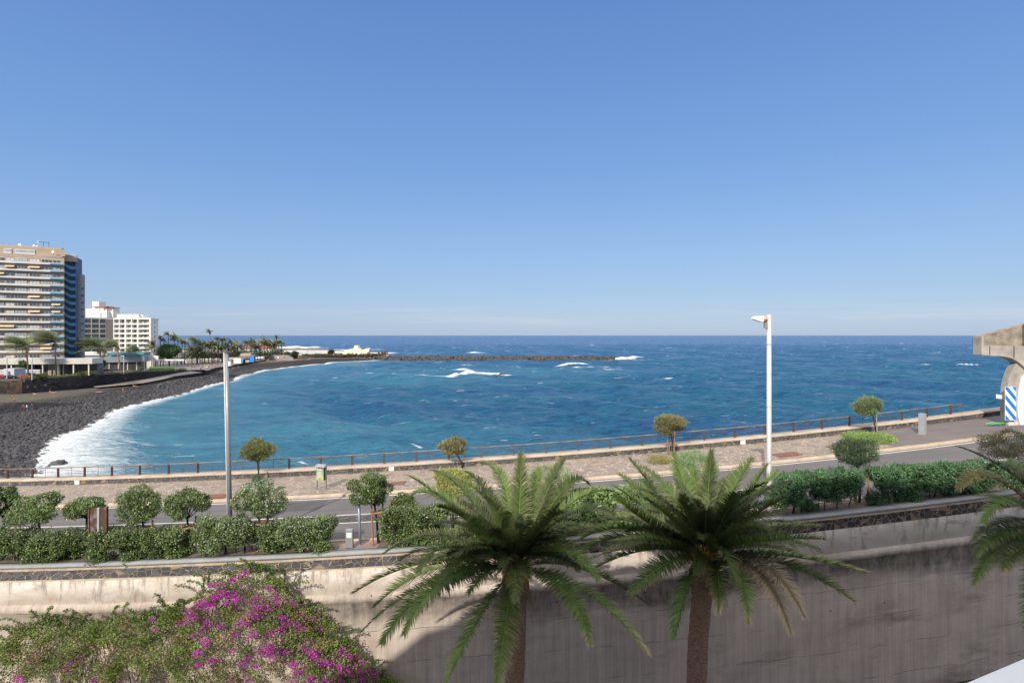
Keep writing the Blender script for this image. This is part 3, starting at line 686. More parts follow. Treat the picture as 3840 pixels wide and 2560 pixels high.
P2(sweep('mortar_lip', [(32.0, .0), (31.985, -.17)], -60, 60, mat('mortar', (.44, .35, .26), .95, .2, 2, bump=.6, bscale=9), jit=.006), rw, lw)
P2(sweep('stone_band', [(31.99, -.16), (31.97, -.72)], -60, 4, M_bas), rw, lw)
P2(sweep('stone_band', [(31.99, -.16), (31.97, -.80)], 4, 60, M_basr), rw, lw)
P2(sweep('mortar_lip', [(31.96, -.70), (31.955, -.80)], -60, 4, MATS['mortar'], jit=.006), rw, lw)
P2(sweep('white_render', [(31.95, -.78), (31.93, -2.18), (31.99, -2.2)], -60, 60, M_white), rw, lw)
P2(sweep('concrete_face', [(31.99, -2.15), (31.72, -2.24), (31.70, -2.6), (31.86, -2.75), (31.85, -4.2), (31.83, -7), (31.8, -11)], -60, 60, M_ret, step=1.), rw, lw)
tag(mesh_np('garden', np.array([(-90, -30, 2.6), (90, -30, 2.6), (90, 36, 2.6), (-90, 36, 2.6)]), [(0, 1, 2, 3)], M_soil), kind='structure')
tag(sweep('ground', [(53.0, -4), (31.9, -4)], -110, 90, M_soil, step=4), kind='structure')

# drains, litter, covers on the promenade
M_iron = mat('rusty iron plate', (.15, .065, .045), .85, .3, 3, col2=(.23, .11, .08))
def drain(px, py, w, d, label, hood=True):
    p = RP(px, py); off = p[1]-float(bend(p[0])); r = thing('storm_drain', label, 'drain', (p[0], p[1], p[2]+.17)); th = math.atan2(.005*(p[0]+3), 1)
    r.rotation_euler = (0, -math.atan(.0655), th)
    mb = MB(); mb.slab([(-w/2, -d/2), (w/2, -d/2), (w/2, d/2), (-w/2, d/2)], .002, .05); mb.build('cover_plate', M_iron, r)
    if hood:
        f = MB()
        for s in (-1, 0, 1): f.box(s*w*.42-.05, s*w*.42+.05, -d/2-.12, -d/2, -.12, .06)
        f.box(-w*.47, w*.47, -d/2-.14, -d/2, .02, .07); f.build('inlet_frame', M_iron, r)
        MB().box(-w*.46, w*.46, -d/2-.06, -d/2-.02, -.15, .02).build('opening', mat('drain darkness', (.01, .01, .01), 1), r)
    return r
drain(2950, 1711, 2.2, 1.15, 'rusty storm drain with three-legged kerb inlet right of the tall lamp post')
drain(3150, 1682, 2.2, 1.0, 'flat rusty drain cover between the low green shrub and the dark tamarisk', False)
drain(812, 1868, 2.0, 1.1, 'brown storm drain by the kerb just left of the grey mast')
drain(1490, 1820, 1.3, 1., 'brown metal cover in the paving behind the round tree', False)

for px, py, lb in ((3125, 1748, 'faint round manhole cover in the road between the palm and the dark tamarisk'), (1130, 1985, 'round manhole cover in the near lane above the hedge')):
    q_ = RP(px, py); r = thing('manhole_cover', lb, 'manhole cover', (q_[0], q_[1], q_[2]+.004)); r.rotation_euler = (0, -math.atan(.0655), 0)
    MB().tube([(0, 0, 0), (0, 0, .012)], .42, 20).build('rim', mat('iron rim', (.09, .085, .085), .7), r); MB().tube([(0, 0, .0125), (0, 0, .018)], .36, 20).build('plate', mat('iron plate', (.13, .12, .12), .6, .3, 8), r)
for i_, (x0_, x1_, o_, w_) in enumerate([(-60, -22, 42.2, .05), (-31, 6, 40.9, .04), (8, 30, 41.6, .05), (-12, 2, 36.4, .04), (22, 44, 43.1, .04)]):
    tag(sweep('tar_seam', [(o_, .004), (o_+w_, .004)], x0_, x1_, mat('tar', (.045, .043, .045), .6), jit=.002), kind='structure')
tag(sweep('asphalt_patch', [(41.2, .005), (43.6, .005)], -19, -14.5, mat('patched asphalt', (.085, .082, .085), .9, .15, .8)), kind='structure')
# ---- litter bin with poster
p = RP(1206, 1842); r = thing('poster_litter_bin', 'grey litter bin hung between two posts with a green and yellow poster', 'litter bin', (p[0], p[1], p[2]+.17), math.radians(-12))
M_gm = mat('grey painted metal', (.17, .17, .175), .5, .1, 4)
for s in (-1, 1): MB().box(s*.42-.04, s*.42+.04, -.04, .04, 0, 2.1).build('post', M_gm, r, bevel=.01)
MB().add([(-.5,-.25,1.93),(.38,-.25,1.93),(.38,.1,2.12),(-.5,.1,2.12),(-.5,-.22,1.9),(.38,-.22,1.9),(.38,.12,2.09),(-.5,.12,2.09)], [(0,1,2,3),(7,6,5,4),(0,4,5,1),(1,5,6,2),(2,6,7,3),(3,7,4,0)]).build('lid', mat('bin lid grey', (.28, .28, .29), .5), r)
bb = MB().box(-.37, .37, -.2, .22, .82, 1.86).build('bin_body', mat('dark bin', (.035, .04, .035), .6), r, bevel=.02)
pp = MB().box(-.35, .30, -.212, -.203, .80, 1.88).build('poster', mat('poster green', (.10, .30, .10), .5, .5, 3, col2=(.45, .6, .35)), bb)
MB().box(-.33, .28, -.217, -.2121, 1.62, 1.86).build('header_band', mat('poster black', (.03, .035, .03), .5), bb)
MB().box(-.30, .25, -.222, -.2171, 1.68, 1.75).box(-.30, -.24, -.222, -.2171, 1.75, 1.82).box(.0, .04, -.222, -.2171, 1.75, 1.8).build('header_lettering', mat('poster white', (.8, .8, .8), .5), bb)
MB().ball((-.06, -.214, 1.27), (.2, .006, .24)).build('portrait_shape', mat('poster lilac', (.5, .42, .5), .5), bb)
MB().add([(-.14,-.2185,1.06),(.06,-.2185,1.06),(-.04,-.2185,1.22)], [(0,1,2)]).box(-.30, .25, -.219, -.2125, .92, 1.06).build('yellow_sign', mat('poster yellow', (.75, .6, .05), .5), bb)
MB().box(-.26, .21, -.223, -.2191, 1.0, 1.02).box(-.24, .2, -.223, -.2191, .95, .965).build('sign_text', MATS['poster black'], bb)

# ---- plain grey bollard on the right
p = RP(3459, 1633); r = thing('square_bollard', 'square pale grey metal bollard standing alone on the asphalt near the tunnel mouth', 'bollard', (p[0], p[1], p[2]+.15), .5)
M_lg = mat('light grey metal', (.42, .44, .46), .45, .08, 3, metal=.3)
MB().box(-.24, .24, -.24, .24, 0, 1.9).build('body', M_lg, r, bevel=.015); MB().box(-.245, .245, -.245, .245, 1.9, 1.95).build('cap', M_lg, r); MB().box(-.3, .3, -.3, .3, -.02, .03).build('base_plate', M_lg, r)
# ---- grey box bollard with white panel
p = R(XO(1311, 33.0), 33.0, .1); r = thing('white_panel_bollard', 'grey metal box bollard with a white window standing behind the wall coping', 'bollard', p)
MB().box(-.21, .21, -.12, .12, 0, 1.1).build('body', mat('satin grey metal', (.33, .34, .345), .4, .06, 3, metal=.4), r, bevel=.012)
w = MB().box(-.15, .15, -.128, -.119, .62, .92).build('window', mat('opal panel', (.66, .74, .72), .3), r); MB().box(-.05, .05, -.134, -.1285, .72, .84).build('lens', mat('opal lens', (.8, .85, .85), .3), w)
# ---- short pole
p = R(XO(1351, 33.4), 33.4, .05); r = thing('sign_pole', 'plain thin grey pole rising behind the coping in front of the round tree', 'pole', p)
MB().tube([(0, 0, 0), (-.09, 0, 2.75)], .085, 10).build('shaft', mat('galvanised pole', (.30, .35, .41), .45, .08, 3, metal=.4), r, smooth=True); MB().tube([(0, 0, 0), (0, 0, .06)], .14, 10).build('base_ring', MATS['galvanised pole'], r)
# ---- rusty sign seen from behind
p = R(XO(372, 32.9), 32.9, .1); r = thing('rusted_sign_board', 'rusted road sign board seen from behind on two posts at the edge of the hedge', 'sign', p, math.radians(-14))
M_rs = mat('rusted sheet', (.085, .045, .028), .8, .3, 1.8, col2=(.20, .20, .225), thresh=(.5, .62), bump=.3)
mb = MB(); mb.prism([(-.7, 1.45), (-.62, 1.3), (.55, 1.45), (.62, 1.55), (.62, 3.15), (.55, 3.22), (-.62, 3.05), (-.7, 2.95)], -.02, .02); mb.build('panel', M_rs, r)
mb = MB(); mb.prism([(-.74, 1.3), (-.68, 1.3), (-.68, 3.1), (-.74, 3.0)], -.09, .05); mb.build('edge_flange', mat('rusted flange', (.15, .07, .04), .8, .3, 5), r); mb = MB(); mb.prism([(.60, 1.5), (.66, 1.5), (.66, 3.25), (.60, 3.25)], -.09, .05); mb.build('edge_flange', mat('rusted flange', (.30, .12, .05), .8, .3, 5), r)
for x0, x1, z0, z1, nm in ((-.02, .12, 1.42, 3.16, 'stiffener'), (.50, .62, -.05, 1.6, 'post')):
    MB().box(x0, x1, -.12, -.021, z0, z1).build(nm, mat('grey galvanised', (.36, .36, .38), .6, .15, 3), r)
MB().box(.1, .62, -.115, -.022, 1.5, 1.6).build('crossbar', MATS['grey galvanised'], r)
MB().tube([(-.48, .0, -.05), (-.5, 0, 1.5)], .06, 8).build('post', M_rustr, r)
MB().tube([(-.22, .1, -.05), (-.22, .1, 1.2)], .06, 8).build('post', MATS['grey galvanised'], r)

# ---- tall mast left and lamp post right
p = R(XO(866, 34.3), 34.3, .0); r = thing('grey_mast', 'tall grey mast with a plain cut top and a thin white conduit', 'mast', p)
M_mast = mat('mast grey metal', (.28, .30, .32), .4, .08, 2, metal=.35); MH = 24.0-(1321-HZ)/F*p[1]-p[2]
lean = (851-868)/F*p[1]
MB().tube([(0, 0, 0), (lean*.5, 0, MH*.5), (lean, 0, MH)], [.125, .12, .115], 14).build('shaft', M_mast, r, smooth=True)
MB().tube([(-.14, -.05, .0), (lean*.5-.135, -.05, MH*.5), (lean-.125, -.05, MH-.02)], [.045, .045, .045], 8).build('conduit', mat('white conduit', (.58, .56, .53), .5), r, smooth=True)
MB().tube([(lean, 0, MH), (lean, 0, MH+.03)], .17, 14).build('top_cap', M_mast, r)
MB().box(lean+.13, lean+.30, -.08, .08, MH-.85, MH-.55).build('junction_box', mat('white box', (.7, .7, .7), .5), r)
p = R(XO(2884, 33.5), 33.5, .0); r = thing('street_lamp', 'tall pale grey lamp post with a rusted white lamp head pointing left', 'street lamp', p)
M_pole = mat('pale lamp post paint', (.56, .56, .55), .45, .06, 2, metal=.15); LH = 24.0-(1179-HZ)/F*p[1]-p[2]
MB().tube([(0, 0, 0), (0, 0, .9), (-.0, 0, LH)], [.165, .15, .135], 14).build('shaft', M_pole, r, smooth=True)
z = LH-.2
hd = MB(); hd.prism([(-1.1, z-.08), (-.72, z-.21), (-.5, z-.27), (-.38, z-.27), (-.35, z+.0), (-.35, z+.1), (-.85, z+.1), (-.98, z+.05)], -.16, .16); hd.build('lamp_head', mat('flaking white paint', (.68, .62, .56), .7, .2, 7, col2=(.80, .77, .72)), r, bevel=.03)
MB().prism([(-.37, z-.12), (-.12, z-.10), (-.12, z+.1), (-.37, z+.1)], -.13, .13).build('arm_box', mat('rust stained paint', (.5, .3, .17), .8, .4, 9, col2=(.75, .66, .55)), r, bevel=.01)
MB().box(-.36, -.17, -.1, .1, z-.27, z-.125).build('hinge', mat('rusty hinge', (.12, .07, .05), .8), r)
MB().prism([(-.31, z-.27), (-.31, z-.6), (-.10, z-.72), (-.10, z-.27)], -.07, .07).build('ballast_box', mat('grey-green box', (.25, .25, .19), .7), r)
for zz in (z-1.65, z-5.5): MB().tube([(0, 0, zz), (0, 0, zz+.05)], .17, 12).build('band', mat('steel band', (.5, .5, .5), .4), r)

# ================================================================== TUNNEL PORTAL at right
M_line0 = mat('concrete joint', (.08, .07, .06), .9); YP = 54.0; o = W(3775, 1605, YP)
M_conc = mat('stained concrete', (.26, .235, .20), .93, .3, .9, bump=.6, bscale=6, col2=(.48, .44, .39))
pr = thing('tunnel_portal', 'weathered concrete tunnel portal with an overhanging beam and a curved white lining', 'tunnel portal', o)
def LP(px, py, Y=YP): q = W(px, py, Y)-o; return (q[0], q[2])
arch = [LP(3811, 1360), LP(3797, 1385), LP(3786, 1411), LP(3779, 1438), LP(3775, 1470), LP(3774, 1530), LP(3775, 1606), LP(3826, 1612), LP(3820, 1560), LP(3822, 1500), LP(3834, 1450), LP(3870, 1400), LP(3960, 1360), LP(3960, 1330)]
MB().prism(arch, 0, .7).build('arch_ring', M_conc, pr)
beam = [LP(3672, 1260), LP(3672, 1331), LP(3700, 1333), LP(3754, 1336), LP(3785, 1343), LP(3811, 1358), LP(3850, 1392), LP(4100, 1392), LP(4100, 1297), LP(3682, 1297), LP(3680, 1260)]
MB().prism(beam, -.3, .75).build('overhang_beam', M_conc, pr, bevel=.03)
MB().prism([LP(3676, 1262), LP(3676, 1300), LP(4100, 1302), LP(4100, 1165), LP(3858, 1213), LP(3800, 1229), LP(3740, 1246), LP(3700, 1257)], .1, .9).build('upper_slope', mat('lichen concrete', (.17, .14, .105), .95, .4, 1.5, bump=.7, bscale=7, col2=(.36, .31, .25)), pr)
lin = [LP(3822, 1604), LP(3813, 1560), LP(3811, 1520), LP(3815, 1470), LP(3826, 1416), LP(3860, 1380), LP(3990, 1340), LP(3990, 1610)]
MB().prism(lin, -.15, -.02).build('white_lining', mat('white tunnel lining', (.78, .77, .75), .6, .05, 2), pr)
MB().prism([LP(3776, 1578), LP(3782, 1607), LP(3818, 1607), LP(3815, 1578)], -.1, -.0).build('plinth_paint', mat('dirty white paint', (.6, .57, .52), .8, .2, 2), pr)
MB().box(LP(3700, 0)[0], LP(3703, 0)[0], -.33, -.301, LP(0, 1330)[1], LP(0, 1298)[1]).build('joint', M_line0, pr); MB().box(LP(3790, 0)[0], LP(3793, 0)[0], -.33, -.301, LP(0, 1340)[1], LP(0, 1298)[1]).build('joint', M_line0, pr)
MB().tube([(LP(3838, 1215)[0], 0, LP(3838, 1215)[1]), (LP(3838, 1298)[0], 0, LP(3838, 1298)[1])], .05, 6).build('downpipe', M_rust, pr)
# chevron board
cb = thing('chevron_board', 'blue and white diagonally striped warning board fixed to the tunnel portal', 'traffic sign', W(3789, 1575, YP-.4))
c0 = W(3789, 1575, YP-.4); bw = .54; bh = 3.25
MB().box(-bw, bw, -.03, .0, 0, bh).build('panel', mat('reflective white', (.72, .78, .84), .5, .03, 2), cb, bevel=.02)
st = MB()
for i in range(5):
    z0 = -1.15+i*.98; pts = []
    # clip the slanted stripe to the board
    def clipz(x, z): return (x, min(max(z, .03), bh-.03))
    n = 9; top = [(-bw+.03+(2*bw-.06)*j/n, z0+.47+1.25*(1-j/n)) for j in range(n+1)]; bot = [(x, z-.5) for x, z in top]
    for j in range(n):
        a, b_, c_, d_ = clipz(*bot[j]), clipz(*bot[j+1]), clipz(*top[j+1]), clipz(*top[j])
        if d_[1]-a[1] > .005 or c_[1]-b_[1] > .005: st.add([(a[0], -.034, a[1]), (b_[0], -.034, b_[1]), (c_[0], -.034, c_[1]), (d_[0], -.034, d_[1])], [(0, 1, 2, 3)])
st.build('blue_stripes', mat('sign blue', (.01, .17, .62), .5, .03, 2), cb)
# direction sign
ps = RP(3757, 1597); sg = thing('direction_sign', 'small white blank direction sign on a grey post beside the tunnel portal', 'traffic sign', (ps[0], ps[1]-.3, ps[2]))
pz = lambda py: 24-(py-HZ)/F*(ps[1]-.3)-ps[2]
MB().box(-.13, .12, -.06, .06, 0, pz(1499)).build('post', M_lg, sg); MB().box(.14, .50, .12, .2, 0.1, pz(1500)).build('side_panel', mat('dark violet panel', (.03, .02, .12), .5), sg)
pl = MB(); pl.prism([(-.95, pz(1492)), (.55, pz(1501)), (.56, pz(1485)), (-.95, pz(1477))], -.12, -.07); pl.build('plate', mat('white sign face', (.78, .79, .82), .4, .02, 2), sg, bevel=.01)
MB().prism([(-.98, pz(1493)), (-.95, pz(1493)), (-.95, pz(1476)), (-.98, pz(1476))], -.125, -.06).build('plate_edge', MATS['dark violet panel'], sg)
MB().box(-.25, -.1, -.126, -.121, pz(1491), pz(1487)).build('emblem', mat('emblem pink', (.55, .35, .4), .5), sg)
gt = thing('green_net', 'green netting crumpled at the foot of the direction sign', 'netting', (ps[0]-1.0, ps[1]-.4, ps[2]+.17)); mb = MB()
for i in range(7): mb.tube([(random.uniform(-1, .2), random.uniform(-.3, .3), .1), (random.uniform(-.4, .6), random.uniform(-.3, .3), .25), (random.uniform(.3, 1.1), random.uniform(-.3, .3), .08)], .05, 5)
mb.build('net_folds', mat('green plastic', (.12, .42, .2), .6), gt)

# ================================================================== STREET PLANTS
BG = (.15, .215, .065); TIP = (.48, .54, .43)
tg = 'clipped round trees standing in the hedge along the street'
def px2(px, py, off, dy=0): u = (px-1920)/F; X = XO(px, off); Y = off+float(bend(X)); return W(px, py, Y+dy)
TREES = [(12,1885,62,60,33.4,15,2020,'round tree cut by the left edge, leaning behind the widest one'),
         (128,1903,108,60,33.2,165,2090,'widest round tree at far left with a bare forked trunk above the hedge'),
         (320,1899,76,46,34.0,330,2060,'small ragged round tree partly hidden behind the rusted sign board'),
         (508,1887,100,68,33.5,560,2090,'full round tree between the rusted sign board and the staked small tree'),
         (697,1885,85,61,33.5,708,2080,'small neat round tree with tall stakes, second left of the grey mast'),
         (978,1878,100,71,33.5,965,2075,'dense round tree with silvery leaves just right of the grey mast'),
         (1390,1833,92,65,33.6,1420,2050,'dark round tree above the thin grey pole, near the foreground palms'),
         (1510,1885,56,42,33.8,1560,2040,'leafy tree crown half hidden behind the left palm fronds')]
for i, (cx, cy, rx, rz, off, bx, by, lb) in enumerate(TREES):
    c = px2(cx, cy, off); s = c[1]/F; X = XO(bx, off)
    round_tree('street_tree', lb, R(X, off, .05), c, (rx*s*1.02, rx*s*.9, rz*s*1.02), 9500, .115, BG, TIP, .035 if i != 5 else .12, 15, .07, tg, seed=i, rs=(.27, .36, .30, .34, .29, .38, .31, .35)[i])
for (px, off, lb) in ((30, 33.3, 'wooden stakes at the left edge of the photo'), (545, 33.3, 'wooden stake frame around the tree beside the rusted sign board'), (722, 33.3, 'tall leaning wooden stakes around the small neat tree'), (975, 33.3, 'wooden stake frame below the silvery tree right of the mast'), (1428, 33.4, 'tall orange brown stakes right of the thin grey pole')):
    stake_frame(lb, R(XO(px, off), off, .05), 2.1 if px != 1428 else 2.45)
def hedge(label, px0, px1, top0, top1, bot, off=32.98, col=BG, tip=TIP, ptip=.031, n=14000, seed=0, name='hedge', depth=.75, leaf=.10):
    rng = np.random.default_rng(seed+500); x0, x1 = XO(px0, off), XO(px1, off); base = R((x0+x1)/2, off, .05); s = base[1]/F
    root = thing(name, label, 'hedge', base, 0, 'leafy hedges along the top of the retaining wall')
    H0 = 24-(top0-HZ)*s; H1 = 24-(top1-HZ)*s; bl = []; L = x1-x0; nb = max(10, int(L*6))
    for i in range(nb):
        t = (i+rng.random())/nb; X = x0+L*(.06+.88*t); zt = H0+(H1-H0)*t; zb = zg(X); h = zt-zb
        rr = rng.uniform(.36, .6); zc = zt-rr if i % 2 else rng.uniform(min(zb+rr*.15, zt-rr), zt-rr)
        p = R(X, off+rng.uniform(-depth+.2, depth-.2)); bl.append((p[0]-base[0], p[1]-base[1], zc-base[2]+rng.normal(0, .05), rr, rr, rr))
    P, d, k = blob_points(bl, int(n*1.4), rng, .72, 1.12, .75); tnt = tints(len(P), col, .25, rng, tip, ptip, k)
    zt = (P[:, 2]+base[2]); q = rng.random(len(P)) < .16*np.clip((zt-(H0+H1)/2+.8)/.8, 0, 1)*(ptip > .03); tnt[q] = np.array(tip)*rng.uniform(.6, 1.05, (int(q.sum()), 1))
    leaf_mesh('foliage', P, d, rng.uniform(.7, 1.3, len(P))*leaf, M_leafgloss, root, tnt, .55, .5, rng)
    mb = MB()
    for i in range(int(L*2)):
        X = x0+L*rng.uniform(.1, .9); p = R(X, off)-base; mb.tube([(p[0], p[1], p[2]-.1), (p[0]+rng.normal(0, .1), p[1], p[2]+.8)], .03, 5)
    for b_ in bl: mb.ball(b_[:3], (b_[3]*.62, b_[4]*.62, b_[5]*.62), nu=7, nv=5)  # near-black balls stand in for the shade deep among the leaves
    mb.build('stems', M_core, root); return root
hedge('long clipped hedge in the lower left corner, left of the rusted sign board', -60, 325, 1990, 1985, 2118, seed=1, n=22000)
hedge('hedge between the rusted sign board and the leaning stakes', 345, 560, 1985, 1975, 2110, seed=2, n=13000)
hedge('darker hedge clump beside the leaning stakes', 545, 718, 1985, 1970, 2100, seed=3, n=10000)
hedge('pale topped hedge in front of the grey mast', 722, 955, 1945, 1935, 2080, seed=4, ptip=.12, n=15000)
hedge('bushy hedge left of the white panel bollard', 962, 1252, 1965, 1938, 2065, seed=5, ptip=.09, n=18000)
hedge('hedge behind the left palm, right of the orange stakes', 1435, 1700, 1900, 1890, 2045, seed=6, n=16000)
hedge('low hedge seen between the two large palms', 1700, 2190, 1950, 1900, 2010, seed=7, n=16000)
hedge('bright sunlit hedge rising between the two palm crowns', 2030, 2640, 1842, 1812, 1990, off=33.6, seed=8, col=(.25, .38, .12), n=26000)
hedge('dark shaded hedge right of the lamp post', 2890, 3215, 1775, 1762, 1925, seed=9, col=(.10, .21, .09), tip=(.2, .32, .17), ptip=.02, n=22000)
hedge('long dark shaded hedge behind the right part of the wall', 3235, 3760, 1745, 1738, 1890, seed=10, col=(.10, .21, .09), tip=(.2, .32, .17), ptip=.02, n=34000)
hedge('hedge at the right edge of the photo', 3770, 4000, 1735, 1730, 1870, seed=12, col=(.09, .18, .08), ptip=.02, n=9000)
# tamarisks on the sea side
tt = 'small wind-shaped tamarisk trees along the low sea wall'
TAM = [(963,1688,74,46,50.6,968,1812,'wind-shaped green tamarisk right of the grey mast, leaning over the railing',(.24,.28,.10),(.36,.30,.14),.15),
       (1700,1672,60,34,51.2,1735,1778,'thin yellowish tamarisk leaning left over the railing in the middle',(.27,.28,.14),(.36,.30,.17),.25),
       (2510,1592,74,40,50.4,2524,1705,'rust brown domed tamarisk tied to dark stakes',(.32,.25,.12),(.17,.26,.10),.4),
       (3257,1520,60,37,49.9,3290,1640,'green tamarisk by the bollard with one pale stake',(.20,.29,.13),(.34,.28,.18),.2)]
for i, (cx, cy, rx, rz, off, bx, by, lb, col, tip, pt) in enumerate(TAM):
    c = px2(cx, cy, off); s = c[1]/F; X = XO(bx, off)
    round_tree('tamarisk_tree', lb, R(X, off, .17), c, (rx*s*.98, rx*s*.85, rz*s*1.), 8000, .15, col, tip, pt, 15, .07, tt, kind='tam', seed=20+i, rs=.33, tm=M_barkd)
c = px2(3208, 1692, 33.6); s = c[1]/F
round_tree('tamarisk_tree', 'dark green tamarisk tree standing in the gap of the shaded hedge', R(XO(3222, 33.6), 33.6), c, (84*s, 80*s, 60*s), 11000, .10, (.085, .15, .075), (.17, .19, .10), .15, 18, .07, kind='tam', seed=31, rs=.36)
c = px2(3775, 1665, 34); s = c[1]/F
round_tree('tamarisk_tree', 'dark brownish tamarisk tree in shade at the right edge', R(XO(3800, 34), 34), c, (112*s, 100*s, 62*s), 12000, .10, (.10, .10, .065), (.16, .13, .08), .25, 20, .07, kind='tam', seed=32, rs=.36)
def bush(label, px, py, rx, rz, off, col, tip, pt, n, seed, kind='tam', name='shrub', ry=None, leaf=.12, cat='shrub'):
    rng = np.random.default_rng(seed); c = px2(px, py, off); s = c[1]/F; X = c[0]; base = R(X, off, .17); root = thing(name, label, cat, base)
    cc = c-base; bl = subblobs(cc, (rx*s, (ry or rx*.7)*s, rz*s), 18, .42, rng); P, d, k = blob_points(bl, n, rng, .5, 1.05); ok = P[:, 2] > 0; P, d, k = P[ok], d[ok], k[ok]
    leaf_mesh('foliage', P, d, rng.uniform(.6, 1.4, len(P))*leaf, M_leaf, root, tints(len(P), col, .22, rng, tip, pt, k), .2 if kind == 'tam' else .5, .8, rng, .3)
    mb = MB(); [mb.tube([(0, 0, -.1), tuple(np.array(b_[:3])*.8)], [.04, .015], 5) for b_ in bl[:10]]; mb.build('stems', M_barkd, root); return root
bush('round feathery green tamarisk bush between the crowns of the two large palms', 2072, 1800, 96, 68, 33.8, (.27, .40, .18), (.40, .34, .2), .1, 12000, 41)
bush('feathery green bush behind the right palm, below the brown tamarisk', 2605, 1752, 100, 76, 33.8, (.25, .44, .17), (.36, .3, .18), .1, 13000, 42)
bush('low yellow green shrub beside the stakes of the brown tamarisk', 2478, 1728, 58, 28, 47.6, (.36, .36, .09), (.42, .3, .12), .2, 6000, 43)
bush('low bright green ground-cover shrub dotted with white flowers', 3255, 1640, 110, 26, 47.5, (.27, .42, .09), (.75, .75, .65), .05, 15000, 44, 'b', ry=60, leaf=.09)
bush('tuft of green sprouting at the foot of the tamarisk by the mast', 968, 1795, 26, 20, 50.2, (.12, .2, .08), (.2, .2, .1), .1, 1800, 45)
bush('small green tuft in the paving right of the mast', 1055, 1832, 20, 8, 47.5, (.10, .17, .06), (.2, .2, .1), .1, 900, 46)
bush('yellow green spiky bush behind the top of the left palm', 1700, 1805, 86, 54, 33.8, (.42, .50, .14), (.5, .4, .15), .25, 8000, 47, leaf=.2)
p = R(XO(3290, 49.6), 49.6, .17); r = thing('timber_post', 'single pale wooden stake beside the green tamarisk at right', 'timber post', p); MB().tube([(0, 0, -.1), (-.12, 0, 2.2)], .06, 7).build('shaft', mat('pale stake', (.30, .27, .17), .9), r)
stake_frame('dark leaning stakes tied round the brown tamarisk', R(XO(2512, 50.4), 50.4, .17), 2.2, .35)
stake_frame('dark wooden stake frame under the tamarisk in the shaded hedge', R(XO(3222, 33.5), 33.5, .05), 1.9, .5)

